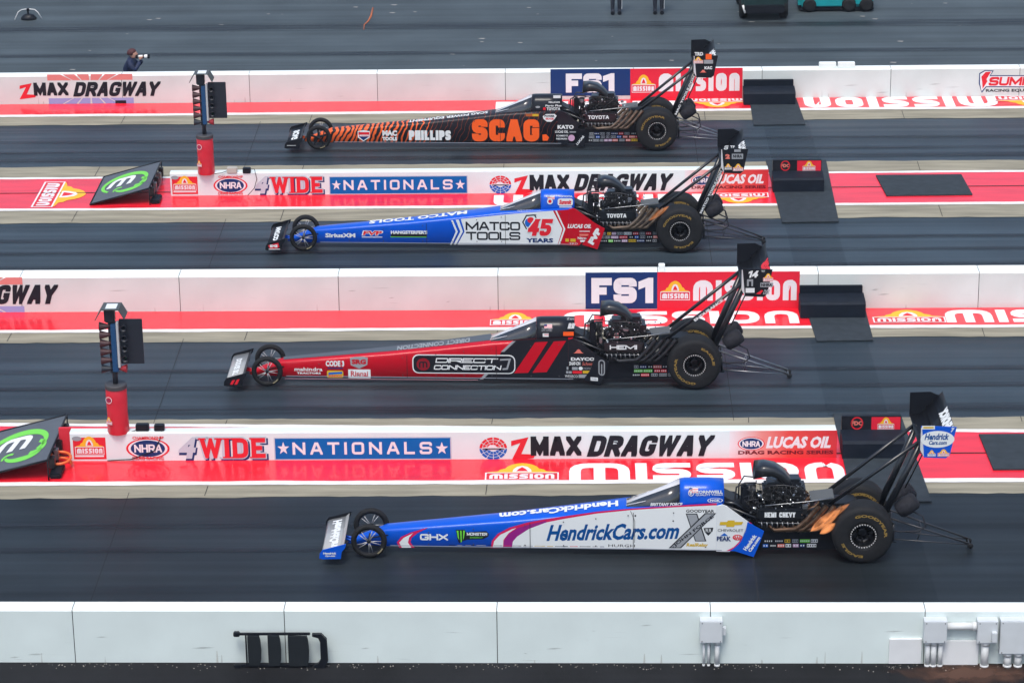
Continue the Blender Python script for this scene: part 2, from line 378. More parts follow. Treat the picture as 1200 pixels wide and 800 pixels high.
S['SIDE4']=[
 ('poly', '', 'magenta', {'L': 0}, [(-5.736, 0.101), (-5.714, 0.222), (-5.626, 0.34), (-5.439, 0.45), (-5.16, 0.54), (-4.868, 0.601), (-4.603, 0.647), (-4.075, 0.735), (-3.548, 0.792), (-2.891, 0.845), (-2.157, 0.896), (-2.157, 0.86), (-2.891, 0.819), (-3.548, 0.766), (-4.075, 0.703), (-4.604, 0.604), (-4.868, 0.543), (-5.134, 0.432), (-5.321, 0.299), (-5.389, 0.212), (-5.403, 0.105)]),
 ('poly', '', 'purple', {'L': 1}, [(-5.536, 0.108), (-5.528, 0.224), (-5.453, 0.341), (-5.306, 0.445), (-5.107, 0.512), (-4.868, 0.572), (-4.868, 0.543), (-5.134, 0.432), (-5.321, 0.299), (-5.389, 0.212), (-5.403, 0.105)]),
 ('poly', '', 'carwhite', {'L': 1}, [(-5.702, 0.106), (-5.681, 0.215), (-5.586, 0.325), (-5.399, 0.422), (-5.333, 0.444), (-5.453, 0.356), (-5.534, 0.239), (-5.543, 0.108)]),
 ('poly', '', 'carwhite', {'L': 1}, [(-5.403, 0.105), (-5.389, 0.212), (-5.321, 0.299), (-5.134, 0.432), (-4.868, 0.543), (-4.604, 0.604), (-4.075, 0.703), (-3.548, 0.766), (-2.891, 0.819), (-2.157, 0.86), (-2.147, 0.1), (-3.481, 0.117), (-4.872, 0.107)]),
 ('poly', '', 'magenta', {'L': 0}, [(-7.161, 0.09), (-7.199, 0.177), (-7.13, 0.272), (-6.968, 0.354), (-6.726, 0.432), (-6.713, 0.429), (-6.875, 0.34), (-6.97, 0.252), (-6.985, 0.179), (-6.921, 0.092)]),
 ('poly', '', 'carwhite', {'L': 1}, [(-7.121, 0.09), (-7.159, 0.177), (-7.09, 0.258), (-6.941, 0.34), (-7.003, 0.266), (-7.025, 0.179), (-6.974, 0.092)]),
 ('btext', 'GHX', 'carwhite', {'L': 2, 't': 0.26}, [(-6.835, 0.329), (-6.398, 0.223)]),
 ('poly', '', 'ink', {'L': 1}, [(-6.275, 0.405), (-6.129, 0.407), (-6.117, 0.363), (-5.798, 0.388), (-5.759, 0.338), (-5.772, 0.294), (-5.853, 0.25), (-6.092, 0.24), (-6.159, 0.217), (-6.226, 0.173), (-6.252, 0.245)]),
 ('poly', '', 'green', {'L': 2}, [(-6.262, 0.391), (-6.232, 0.391), (-6.225, 0.231), (-6.245, 0.275)]),
 ('poly', '', 'green', {'L': 2}, [(-6.209, 0.391), (-6.183, 0.391), (-6.183, 0.203), (-6.2, 0.188)]),
 ('poly', '', 'green', {'L': 2}, [(-6.161, 0.392), (-6.129, 0.392), (-6.147, 0.276), (-6.162, 0.232)]),
 ('btext', 'MONSTER', 'carwhite', {'L': 2, 't': 0.22}, [(-6.103, 0.36), (-5.786, 0.309)]),
 ('text', 'ENERGY', 'green', {'L': 2}, [(-6.051, 0.291), (-5.853, 0.262)]),
 ('text', 'HendrickCars.com', 'hendrick', {'L': 2, 'bold': 0.035, 'shear': 0.22, 'rise': 0.028}, [(-4.868, 0.565), (-2.769, 0.226)]),
 ('text', 'HURCH', 'ink', {'L': 2}, [(-3.905, 0.185), (-3.494, 0.14)]),
 ('bits', '', '', {'L': 2, 'cols': ['red', 'ink', 'gold', 'ink', 'red', 'navy', 'grey', 'red', 'ink', 'grey', 'ink', 'red', 'navy', 'ink', 'grey'], 'seed': 3}, [(-6.387, 0.148), (-3.944, 0.135)]),
 ('text', 'GOODYEAR', 'ink', {'L': 2, 'bold': 0.03}, [(-2.707, 0.787), (-2.273, 0.734)]),
 ('poly', '', 'ink', {'L': 2}, [(-2.713, 0.718), (-2.536, 0.72), (-2.389, 0.251), (-2.563, 0.249)]),
 ('poly', '', 'grey', {'L': 3}, [(-2.693, 0.704), (-2.549, 0.705), (-2.413, 0.262), (-2.553, 0.261)]),
 ('poly', '', 'ink', {'L': 4}, [(-2.418, 0.728), (-2.241, 0.73), (-2.781, 0.133), (-2.972, 0.131)]),
 ('poly', '', 'grey', {'L': 5}, [(-2.404, 0.714), (-2.273, 0.715), (-2.794, 0.145), (-2.94, 0.143)]),
 ('text', 'JOHN FORCE', 'ink', {'L': 6, 'bold': 0.03, 'along': 1}, [(-2.887, 0.167), (-2.286, 0.679), 5.0]),
 ('poly', '', 'ink', {'L': 2}, [(-2.435, 0.476), (-2.284, 0.485), (-2.296, 0.42), (-2.361, 0.347), (-2.414, 0.404)]),
 ('text', 'RR', 'carwhite', {'L': 3}, [(-2.402, 0.465), (-2.309, 0.405)]),
 ('text', 'RealRelay', 'gold', {'L': 2, 'bold': 0.04, 'shear': 0.2}, [(-2.703, 0.22), (-2.359, 0.144)]),
 ('poly', '', 'gold', {'L': 2}, [(-2.18, 0.587), (-2.075, 0.588), (-2.062, 0.612), (-1.957, 0.614), (-1.957, 0.589), (-1.825, 0.591), (-1.851, 0.54), (-1.956, 0.534), (-1.968, 0.504), (-2.087, 0.503), (-2.087, 0.533), (-2.192, 0.532)]),
 ('text', 'CHEVROLET', 'ink', {'L': 2}, [(-2.218, 0.467), (-1.823, 0.422)]),
 ('text', 'PEAK', 'navy', {'L': 2, 'bold': 0.04}, [(-2.229, 0.341), (-2.011, 0.261)]),
 ('poly', '', 'blue', {'L': 2}, [(-2.177, 0.349), (-2.112, 0.4), (-2.058, 0.35)]),
 ('ring', '', 'red', {'L': 2, 'w': 0.25}, [(-1.986, 0.374), (-1.834, 0.28)]),
 ('text', 'AAA', 'red', {'L': 3, 'bold': 0.03}, [(-1.966, 0.357), (-1.854, 0.295)]),
 ('poly', '', 'seam', {'L': 3}, [(-3.568, 0.752), (-3.559, 0.752), (-3.493, 0.58), (-3.495, 0.218), (-3.503, 0.218), (-3.501, 0.58)]),
 ('oval', '', 'ink', {'L': 3}, [(-3.502, 0.688), (-3.476, 0.655)]),
 ('oval', '', 'ink', {'L': 3}, [(-2.916, 0.603), (-2.892, 0.578)]),
]
S['FLANK4']=[
 ('poly', '', 'magenta', {'L': 1}, [(-1.733, 0.592), (-1.694, 0.57), (-1.731, 0.426), (-1.834, 0.266), (-1.989, 0.119), (-2.042, 0.097), (-2.081, 0.096), (-1.964, 0.163), (-1.86, 0.28), (-1.77, 0.44)]),
 ('poly', '', 'carblue', {'L': 1}, [(-1.694, 0.57), (-1.667, 0.513), (-1.884, 0.091), (-2.042, 0.097), (-1.989, 0.119), (-1.834, 0.266), (-1.731, 0.426)]),
]
S['COWL4']=[
 ('ring', '', 'carwhite', {'L': 1, 'w': 0.2}, [(-2.675, 1.1), (-2.582, 0.985)]),
 ('oval', '', 'carwhite', {'L': 1}, [(-2.648, 1.078), (-2.621, 1.006)]),
 ('text', 'CORNWELL', 'carwhite', {'L': 1, 'bold': 0.05}, [(-2.569, 1.081), (-2.142, 1.027)]),
 ('text', 'QUALITY TOOLS', 'carwhite', {'L': 1, 'bold': 0.03}, [(-2.562, 1.02), (-2.141, 0.987)]),
 ('ring', '', 'carwhite', {'L': 1, 'w': 0.12}, [(-2.378, 0.955), (-2.14, 0.868)]),
 ('text', 'NGK', 'carwhite', {'L': 1, 'bold': 0.04}, [(-2.338, 0.933), (-2.18, 0.89)]),
 ('text', 'BRITTANY FORCE', 'carwhite', {'L': 1, 'bold': 0.05, 'shear': 0.2}, [(-3.258, 0.877), (-2.758, 0.82)]),
]
S['SIDE3']=[
 ('poly', '', 'ink', {'L': 1}, [(-3.205, 0.829), (-2.202, 0.893), (-2.207, 0.058), (-3.627, 0.069), (-3.825, 0.078), (-3.686, 0.199), (-3.42, 0.617)]),
 ('poly', '', 'grey', {'L': 2}, [(-3.235, 0.813), (-3.167, 0.822), (-3.375, 0.612), (-3.436, 0.612)]),
 ('poly', '', 'grey', {'L': 2}, [(-3.724, 0.199), (-3.655, 0.199), (-3.764, 0.084), (-3.825, 0.083)]),
 ('rrect', '', 'carwhite', {'L': 3, 'r': 0.3}, [(-5.023, 0.555), (-3.182, 0.193)]),
 ('rrect', '', 'ink', {'L': 4, 'r': 0.3}, [(-5.004, 0.535), (-3.2, 0.211)]),
 ('oval', '', 'darkred', {'L': 5}, [(-4.948, 0.484), (-4.709, 0.248)]),
 ('btext', 'm', 'ink', {'L': 6, 't': 0.22}, [(-4.904, 0.419), (-4.754, 0.305)]),
 ('btext', 'DIRECT', 'carwhite', {'L': 5, 't': 0.22, 'shear': 0.2}, [(-4.612, 0.489), (-3.484, 0.397)]),
 ('btext', 'CONNECTION', 'carwhite', {'L': 5, 't': 0.22, 'shear': 0.2}, [(-4.646, 0.355), (-3.425, 0.266)]),
 ('poly', '', 'grey', {'L': 5}, [(-3.453, 0.478), (-3.255, 0.488), (-3.318, 0.275), (-3.41, 0.267), (-3.409, 0.299), (-3.341, 0.308), (-3.301, 0.455), (-3.453, 0.446)]),
 ('poly', '', 'carred', {'L': 3}, [(-2.825, 0.798), (-2.597, 0.813), (-2.953, 0.218), (-3.205, 0.206)]),
 ('poly', '', 'carred', {'L': 3}, [(-2.491, 0.817), (-2.271, 0.831), (-2.623, 0.233), (-2.877, 0.218)]),
 ('text', 'mahindra', 'carwhite', {'L': 2, 'bold': 0.02}, [(-7.147, 0.291), (-6.642, 0.219)]),
 ('text', 'TRACTORS', 'carwhite', {'L': 2, 'bold': 0.04}, [(-7.104, 0.199), (-6.675, 0.16)]),
 ('text', 'CODE 3', 'carwhite', {'L': 2, 'bold': 0.05}, [(-6.581, 0.423), (-6.247, 0.31)]),
 ('rect', '', 'navy', {'L': 2}, [(-6.547, 0.292), (-6.272, 0.268)]),
 ('rrect', '', 'gold', {'L': 2, 'r': 0.2}, [(-6.565, 0.233), (-6.27, 0.097)]),
 ('poly', '', 'blue', {'L': 3}, [(-6.535, 0.194), (-6.289, 0.212), (-6.29, 0.171), (-6.537, 0.153)]),
 ('text', 'SUNOCO', 'red', {'L': 3, 'bold': 0.04}, [(-6.537, 0.149), (-6.292, 0.11)]),
 ('poly', '', 'grey', {'L': 2}, [(-6.142, 0.475), (-6.05, 0.498), (-5.896, 0.503), (-5.82, 0.484), (-5.832, 0.346), (-5.98, 0.273), (-6.131, 0.338)]),
 ('text', 'SRG', 'carred', {'L': 3, 'bold': 0.06}, [(-6.112, 0.452), (-5.855, 0.356)]),
 ('rect', '', 'carwhite', {'L': 2}, [(-6.18, 0.259), (-5.78, 0.094)]),
 ('text', 'Rinnai', 'carred', {'L': 3, 'bold': 0.02}, [(-6.135, 0.229), (-5.824, 0.124)]),
 ('rect', '', 'trim', {'L': 2}, [(-7.325, 0.069), (-3.856, 0.077)]),
]
S['FLANK3']=[
 ('mission0', '', 'salmon', {'L': 2}, [(-2.143, 0.675), (-1.961, 0.545)]),
 ('text', 'DAYCO', 'carwhite', {'L': 2, 'bold': 0.05}, [(-2.189, 0.52), (-1.764, 0.458)]),
 ('text', 'SNAP-ON', 'carwhite', {'L': 2, 'bold': 0.03}, [(-2.22, 0.439), (-2.023, 0.368)]),
 ('text', 'Schmidts', 'salmon', {'L': 2, 'shear': 0.2}, [(-1.992, 0.432), (-1.719, 0.367)]),
 ('rect', '', 'grey', {'L': 2}, [(-2.266, 0.337), (-2.069, 0.28)]),
 ('oval', '', 'carwhite', {'L': 2}, [(-2.053, 0.345), (-1.978, 0.277)]),
 ('text', 'MOPAR', 'grey', {'L': 2}, [(-1.962, 0.333), (-1.81, 0.288)]),
 ('rect', '', 'grey', {'L': 2}, [(-2.276, 0.256), (-2.176, 0.211)]),
 ('rect', '', 'red', {'L': 2}, [(-2.16, 0.263), (-1.993, 0.212)]),
 ('rect', '', 'gold', {'L': 2}, [(-1.978, 0.268), (-1.826, 0.217)]),
 ('text', 'WEISECO', 'carwhite', {'L': 2}, [(-2.298, 0.184), (-2.07, 0.133)]),
 ('rect', '', 'grey', {'L': 2}, [(-2.054, 0.195), (-1.856, 0.131)]),
]
S['COWL3']=[
 ('btext', 'RR', 'carwhite', {'L': 1, 't': 0.25, 'shear': 0.25}, [(-2.246, 1.139), (-2.103, 1.033)]),
 ('rect', '', 'orange', {'L': 1}, [(-2.323, 0.975), (-2.136, 0.899)]),
 ('rect', '', 'carwhite', {'L': 1}, [(-2.688, 0.948), (-2.582, 0.882)]),
 ('rect', '', 'red', {'L': 2}, [(-2.657, 0.931), (-2.582, 0.918)]),
 ('text', 'TONY STEWART', 'grey', {'L': 1, 'bold': 0.03, 'shear': 0.2}, [(-2.717, 1.053), (-2.505, 0.979)]),
 ('text', 'Zee', 'carwhite', {'L': 1}, [(-2.261, 1.243), (-2.125, 1.203)]),
]
S['SIDE2']=[
 ('poly', '', 'carwhite', {'L': 0}, [(-4.421, 0.63), (-3.434, 0.739), (-2.553, 0.816), (-2.366, 0.428), (-2.464, 0.093), (-4.5, 0.086), (-4.348, 0.364)]),
 ('poly', '', 'carwhite', {'L': 0}, [(-4.525, 0.614), (-4.464, 0.622), (-4.382, 0.364), (-4.526, 0.086), (-4.578, 0.086), (-4.434, 0.364)]),
 ('poly', '', 'carwhite', {'L': 0}, [(-4.62, 0.603), (-4.585, 0.609), (-4.486, 0.364), (-4.613, 0.086), (-4.648, 0.085), (-4.526, 0.363)]),
 ('poly', '', 'carred', {'L': 0}, [(-2.553, 0.816), (-2.209, 0.839), (-2.213, 0.083), (-2.464, 0.093), (-2.366, 0.428)]),
 ('poly', '', 'carwhite', {'L': 1}, [(-2.51, 0.819), (-2.476, 0.821), (-2.306, 0.429), (-2.42, 0.093), (-2.455, 0.093), (-2.34, 0.428)]),
 ('text', 'SiriusXM', 'carwhite', {'L': 2, 'bold': 0.04}, [(-7.19, 0.318), (-6.575, 0.226)]),
 ('text', 'FVP', 'carwhite', {'L': 2, 'bold': 0.09, 'shear': 0.3}, [(-6.448, 0.38), (-5.99, 0.269)]),
 ('text', 'FVP', 'red', {'L': 3, 'bold': 0.04, 'shear': 0.3}, [(-6.422, 0.369), (-6.016, 0.28)]),
 ('rect', '', 'carwhite', {'L': 2}, [(-6.444, 0.245), (-6.026, 0.23)]),
 ('rect', '', 'ink', {'L': 2}, [(-5.85, 0.33), (-5.122, 0.251)]),
 ('rect', '', 'green', {'L': 1}, [(-5.86, 0.255), (-5.122, 0.236)]),
 ('text', "HANGSTERFER'S", 'carwhite', {'L': 3, 'bold': 0.05}, [(-5.848, 0.383), (-5.103, 0.306)]),
 ('btext', 'MATCO', 'ink', {'L': 2, 't': 0.2}, [(-4.326, 0.575), (-3.22, 0.395)]),
 ('btext', 'TOOLS', 'ink', {'L': 2, 't': 0.2}, [(-4.322, 0.361), (-3.219, 0.188)]),
 ('poly', '', 'ink', {'L': 2}, [(-3.097, 0.726), (-2.916, 0.738), (-2.852, 0.59), (-2.936, 0.429), (-3.101, 0.418), (-3.18, 0.57)]),
 ('poly', '', 'carwhite', {'L': 3}, [(-3.082, 0.697), (-2.93, 0.709), (-2.879, 0.589), (-2.953, 0.458), (-3.088, 0.447), (-3.149, 0.57)]),
 ('oval', '', 'blue', {'L': 4}, [(-3.124, 0.652), (-2.971, 0.462)]),
 ('oval', '', 'red', {'L': 5}, [(-3.072, 0.679), (-2.935, 0.553)]),
 ('btext', '45', 'carwhite', {'L': 6, 't': 0.3, 'shear': 0.2}, [(-3.115, 0.661), (-2.523, 0.264)]),
 ('btext', '45', 'red', {'L': 8, 't': 0.25, 'shear': 0.2}, [(-3.089, 0.643), (-2.547, 0.282)]),
 ('text', 'YEARS', 'navy', {'L': 2, 'bold': 0.05}, [(-3.104, 0.232), (-2.552, 0.136)]),
]
S['FLANK2']=[
 ('text', 'LUCAS OIL', 'carwhite', {'L': 2, 'bold': 0.05, 'shear': 0.2}, [(-2.262, 0.538), (-1.762, 0.449)]),
 ('rect', '', 'gold', {'L': 2}, [(-2.307, 0.225), (-2.098, 0.16)]),
 ('text', 'TRD', 'carwhite', {'L': 2}, [(-2.23, 0.138), (-2.057, 0.102)]),
 ('text', 'Nitrous', 'carwhite', {'L': 2, 'bold': 0.03}, [(-2.056, 0.266), (-1.832, 0.213)]),
 ('rect', '', 'carwhite', {'L': 2}, [(-2.021, 0.394), (-1.78, 0.377)]),
 ('rect', '', 'salmon', {'L': 2}, [(-2.022, 0.33), (-1.797, 0.286)]),
 ('rect', '', 'carwhite', {'L': 2}, [(-2.005, 0.197), (-1.85, 0.158)]),
]
S['COWL2']=[
 ('oval', '', 'carwhite', {'L': 1}, [(-2.672, 1.059), (-2.553, 0.932)]),
 ('oval', '', 'red', {'L': 2}, [(-2.647, 1.032), (-2.578, 0.959)]),
 ('rrect', '', 'carwhite', {'L': 1, 'r': 0.3}, [(-2.457, 1.057), (-2.15, 0.9)]),
 ('text', 'Summit', 'red', {'L': 2, 'bold': 0.06, 'shear': 0.15}, [(-2.431, 1.028), (-2.174, 0.929)]),
 ('rect', '', 'carwhite', {'L': 1}, [(-2.424, 0.884), (-2.174, 0.864)]),
 ('text', 'TOYOTA', 'carwhite', {'L': 1, 'bold': 0.05}, [(-2.448, 1.119), (-2.156, 1.077)]),
 ('rect', '', 'carwhite', {'L': 1}, [(-2.689, 1.113), (-2.534, 1.09)]),
 ('text', 'ANTRON BROWN', 'carwhite', {'L': 1, 'shear': 0.2}, [(-3.278, 0.824), (-2.951, 0.786)]),
]
S['SIDE1']=[
 ('btext', 'SCAG', 'orange', {'L': 2, 't': 0.29, 'rad': 0.55}, [(-4.159, 0.664), (-2.642, 0.148)]),
 ('rect', '', 'rust', {'L': 2}, [(-2.943, 0.794), (-2.644, 0.731)]),
 ('rect', '', 'gold', {'L': 3}, [(-2.79, 0.789), (-2.656, 0.737)]),
 ('poly', '', 'orange', {'L': 2}, [(-2.573, 0.307), (-2.487, 0.317), (-2.422, 0.247), (-2.459, 0.165), (-2.565, 0.165)]),
 ('btext', 'PHILLIPS', 'carwhite', {'L': 2, 't': 0.27}, [(-5.588, 0.4), (-4.639, 0.17)]),
 ('text', 'MAC', 'carwhite', {'L': 2, 'bold': 0.07}, [(-6.187, 0.398), (-5.852, 0.267)]),
 ('text', 'TOOLS', 'carwhite', {'L': 2, 'bold': 0.07}, [(-6.191, 0.246), (-5.855, 0.155)]),
 ('poly', '', 'carwhite', {'L': 2}, [(-6.748, 0.375), (-6.612, 0.405), (-6.466, 0.376), (-6.482, 0.225), (-6.62, 0.14), (-6.741, 0.224)]),
 ('poly', '', 'red', {'L': 3}, [(-6.73, 0.355), (-6.478, 0.355), (-6.486, 0.293), (-6.728, 0.293)]),
 ('poly', '', 'navy', {'L': 3}, [(-6.725, 0.252), (-6.491, 0.253), (-6.619, 0.16)]),
 ('text', 'Lucas', 'red', {'L': 3}, [(-6.712, 0.289), (-6.5, 0.253)]),
]
S['FLANK1']=[
 ('poly', '', 'carwhite', {'L': 2}, [(-2.56, 0.736), (-2.483, 0.788), (-2.291, 0.792), (-2.245, 0.746), (-2.299, 0.667), (-2.369, 0.609), (-2.465, 0.612), (-2.541, 0.672)]),
 ('text', 'POWER', 'ink', {'L': 3, 'bold': 0.05}, [(-2.521, 0.764), (-2.291, 0.716)]),
 ('text', 'EDGE', 'red', {'L': 3, 'bold': 0.05}, [(-2.493, 0.7), (-2.311, 0.657)]),
 ('text', 'KATO', 'carwhite', {'L': 2, 'bold': 0.05}, [(-2.228, 0.537), (-1.863, 0.443)]),
 ('text', 'LUCAS OIL', 'carwhite', {'L': 2, 'bold': 0.03}, [(-2.284, 0.409), (-1.987, 0.35)]),
 ('text', 'SCHMIDTS', 'carwhite', {'L': 2, 'bold': 0.03}, [(-2.26, 0.306), (-1.995, 0.266)]),
 ('text', 'HEDMAN', 'carwhite', {'L': 2, 'bold': 0.03}, [(-2.26, 0.234), (-2.015, 0.194)]),
 ('oval', '', 'pinkish', {'L': 2}, [(-1.991, 0.31), (-1.842, 0.159)]),
 ('rect', '', 'grey', {'L': 2}, [(-1.958, 0.386), (-1.814, 0.359)]),
]
S['COWL1']=[
 ('btext', 'TOYOTA', 'carwhite', {'L': 1, 't': 0.2}, [(-2.472, 0.923), (-2.168, 0.857)]),
 ('rect', '', 'red', {'L': 1}, [(-2.551, 0.924), (-2.494, 0.863)]),
 ('text', 'MILLICAN', 'carwhite', {'L': 1, 'bold': 0.04}, [(-2.423, 1.066), (-2.175, 1.024)]),
 ('text', 'Parts Plus', 'carwhite', {'L': 1, 'bold': 0.04, 'shear': 0.2}, [(-2.501, 0.987), (-2.129, 0.944)]),
 ('rect', '', 'carwhite', {'L': 1}, [(-2.319, 1.204), (-2.155, 1.139)]),
 ('oval', '', 'grey', {'L': 1}, [(-2.721, 0.961), (-2.616, 0.908)]),
]
S['VALVE1']=[
 ('btext', 'TOYOTA', 'carwhite', {'L': 1, 't': 0.24}, [(-1.544, 0.833), (-1.073, 0.762)]),
]
S['VALVE2']=[
 ('btext', 'TOYOTA', 'carwhite', {'L': 1, 't': 0.24}, [(-1.469, 0.802), (-1.074, 0.738)]),
]
S['VALVE3']=[
 ('btext', 'HEMI', 'carwhite', {'L': 1, 't': 0.24}, [(-1.498, 0.832), (-1.014, 0.749)]),
]
S['VALVE4']=[
 ('btext', 'HEMI CHEVY', 'carwhite', {'L': 1, 't': 0.24}, [(-1.503, 0.813), (-1.03, 0.765)]),
]
S['END4']=[
 ('oval', '', 'carwhite', {'L': 1}, [(0.797, 2.265), (1.308, 1.991)]),
 ('text', 'Hendrick', 'hendrick', {'L': 2, 'bold': 0.04, 'shear': 0.2}, [(0.856, 2.223), (1.238, 2.117)]),
 ('text', 'Cars.com', 'hendrick', {'L': 2, 'bold': 0.04, 'shear': 0.2}, [(0.918, 2.108), (1.203, 2.039)]),
 ('text', '7', 'carwhite', {'L': 1, 'bold': 0.05, 'shear': 0.2}, [(1.243, 2.312), (1.304, 2.242)]),
 ('rect', '', 'carwhite', {'L': 1}, [(0.813, 2.349), (1.007, 2.291)]),
 ('rect', '', 'gold', {'L': 2}, [(0.833, 2.333), (0.987, 2.307)]),
 ('mission', '', '', {'L': 1}, [(1.064, 1.968), (1.241, 1.847)]),
 ('mission', '', '', {'L': 1, 'bg': 'blue'}, [(0.911, 1.951), (1.037, 1.848)]),
]
S['END3']=[
 ('btext', '14', 'carwhite', {'L': 1, 't': 0.26, 'shear': 0.25}, [(0.899, 2.283), (1.103, 2.155)]),
 ('text', 'TF', 'carwhite', {'L': 1}, [(1.137, 2.289), (1.204, 2.256)]),
 ('mission', '', '', {'L': 1}, [(1.173, 2.234), (1.349, 2.084)]),
 ('rect', '', 'grey', {'L': 1}, [(1.126, 2.061), (1.35, 1.98)]),
 ('text', 'NHRA', 'ink', {'L': 2, 'bold': 0.05}, [(1.141, 2.045), (1.335, 1.996)]),
 ('rect', '', 'grey', {'L': 1}, [(0.893, 2.125), (0.999, 1.998)]),
 ('rect', '', 'ink', {'L': 2}, [(0.925, 2.087), (0.969, 1.998)]),
 ('rect', '', 'carwhite', {'L': 1}, [(0.872, 1.964), (1.028, 1.878)]),
 ('poly', '', 'red', {'L': 1}, [(1.055, 1.855), (1.143, 1.925), (1.18, 1.918), (1.13, 1.846)]),
 ('text', 'DSR', 'grey', {'L': 1, 'bold': 0.04, 'shear': 0.3}, [(1.173, 1.934), (1.308, 1.844)]),
]
S['END2']=[
 ('btext', '6', 'carwhite', {'L': 1, 't': 0.22, 'shear': 0.25}, [(0.846, 2.298), (0.948, 2.217)]),
 ('text', 'TF', 'carwhite', {'L': 1, 'bold': 0.05}, [(0.974, 2.298), (1.066, 2.251)]),
 ('rect', '', 'grey', {'L': 1}, [(1.057, 2.216), (1.186, 2.166)]),
 ('rect', '', 'grey', {'L': 1}, [(1.011, 2.128), (1.235, 2.02)]),
 ('text', 'NHRA', 'ink', {'L': 2, 'bold': 0.05}, [(1.034, 2.11), (1.215, 2.045)]),
 ('text', '2', 'salmon', {'L': 1, 'bold': 0.08}, [(0.882, 2.122), (0.975, 2.022)]),
 ('mission', '', '', {'L': 1}, [(1.037, 1.923), (1.243, 1.772)]),
 ('mission', '', '', {'L': 1, 'bg': 'ink'}, [(0.868, 1.927), (1.015, 1.799)]),
]
S['END1']=[
 ('mission', '', '', {'L': 1}, [(0.792, 2.21), (1.008, 2.06)]),
 ('rect', '', 'orange', {'L': 1}, [(1.063, 2.274), (1.196, 2.148)]),
 ('rect', '', 'grey', {'L': 1}, [(1.026, 2.138), (1.227, 2.051)]),
 ('btext', 'KAC', 'carwhite', {'L': 1, 't': 0.25}, [(1.039, 1.99), (1.21, 1.922)]),
 ('text', 'TRD', 'carwhite', {'L': 1, 'bold': 0.05}, [(0.817, 2.315), (1.007, 2.235)]),
 ('mission0', '', 'salmon', {'L': 1}, [(0.934, 1.913), (1.087, 1.806)]),
]
S['WALL_A']=[
 ('zglobe', '', '', {'L': 0}, [(-12.574, 0.739), (-10.539, 0.006)]),
 ('poly', '', 'red', {'L': 2}, [(-13.245, 0.471), (-12.952, 0.529), (-13.091, 0.254), (-12.853, 0.244), (-12.891, 0.183), (-13.269, 0.135), (-13.095, 0.436), (-13.251, 0.385)]),
 ('btext', 'MAX', 'ink', {'L': 3, 't': 0.27}, [(-12.917, 0.542), (-12.089, 0.22)]),
 ('btext', 'DRAGWAY', 'ink', {'L': 3, 't': 0.25, 'shear': 0.28}, [(-11.983, 0.547), (-9.865, 0.192)]),
 ('rect', '', 'navy', {'L': 1}, [(-0.588, 0.766), (1.308, 0.107)]),
 ('btext', 'FS1', 'banner', {'L': 2, 't': 0.29, 'rad': 0.45}, [(-0.224, 0.656), (0.93, 0.19)]),
 ('rect', '', 'bannerred', {'L': 1}, [(1.309, 0.765), (3.97, 0.0)]),
 ('mission', '', '', {'L': 2, 'bg': 'bannerred'}, [(1.343, 0.618), (1.904, 0.177)]),
 ('mtext', '', 'banner', {'L': 2}, [(1.983, 0.638), (3.902, 0.2)]),
 ('rect', '', 'ink', {'L': 1}, [(-10.983, 0.088), (-10.722, 0.01)]),
 ('poly', '', 'navy', {'L': 1}, [(9.568, 0.581), (9.695, 0.655), (9.909, 0.645), (9.842, 0.529), (11.233, 0.521), (11.249, 0.22), (9.754, 0.241), (9.649, 0.099), (9.568, 0.33)]),
 ('poly', '', 'banner', {'L': 2}, [(9.589, 0.56), (9.708, 0.634), (9.878, 0.624), (9.811, 0.508), (11.214, 0.5), (11.227, 0.241), (9.741, 0.262), (9.645, 0.141), (9.597, 0.33)]),
 ('poly', '', 'red', {'L': 3}, [(9.622, 0.497), (9.718, 0.609), (9.846, 0.616), (9.745, 0.433), (9.768, 0.379), (9.663, 0.196), (9.647, 0.372)]),
 ('btext', 'SUMMIT', 'red', {'L': 3, 't': 0.25, 'shear': 0.15}, [(9.794, 0.487), (11.205, 0.275)]),
 ('text', 'RACING EQUIPMENT', 'ink', {'L': 3, 'bold': 0.03}, [(9.744, 0.191), (11.173, 0.112)]),
]
S['WALL_C']=[
 ('zglobe', '', '', {'L': 0}, [(-12.594, 0.725), (-10.596, -0.008)]),
 ('poly', '', 'red', {'L': 2}, [(-13.223, 0.482), (-12.934, 0.548), (-13.078, 0.237), (-12.844, 0.227), (-12.884, 0.158), (-13.257, 0.102), (-13.077, 0.442), (-13.232, 0.384)]),
 ('btext', 'MAX', 'ink', {'L': 3, 't': 0.27}, [(-12.899, 0.562), (-12.094, 0.203)]),
 ('btext', 'DRAGWAY', 'ink', {'L': 3, 't': 0.25, 'shear': 0.28}, [(-11.981, 0.572), (-9.909, 0.182)]),
 ('rect', '', 'navy', {'L': 1}, [(0.174, 0.764), (1.544, 0.028)]),
 ('btext', 'FS1', 'banner', {'L': 2, 't': 0.29, 'rad': 0.45}, [(0.287, 0.653), (1.465, 0.14)]),
 ('rect', '', 'bannerred', {'L': 1}, [(1.542, 0.767), (4.249, -0.003)]),
 ('mission', '', '', {'L': 2, 'bg': 'bannerred'}, [(1.603, 0.588), (2.164, 0.198)]),
 ('mtext', '', 'banner', {'L': 2}, [(2.226, 0.595), (4.196, 0.184)]),
]
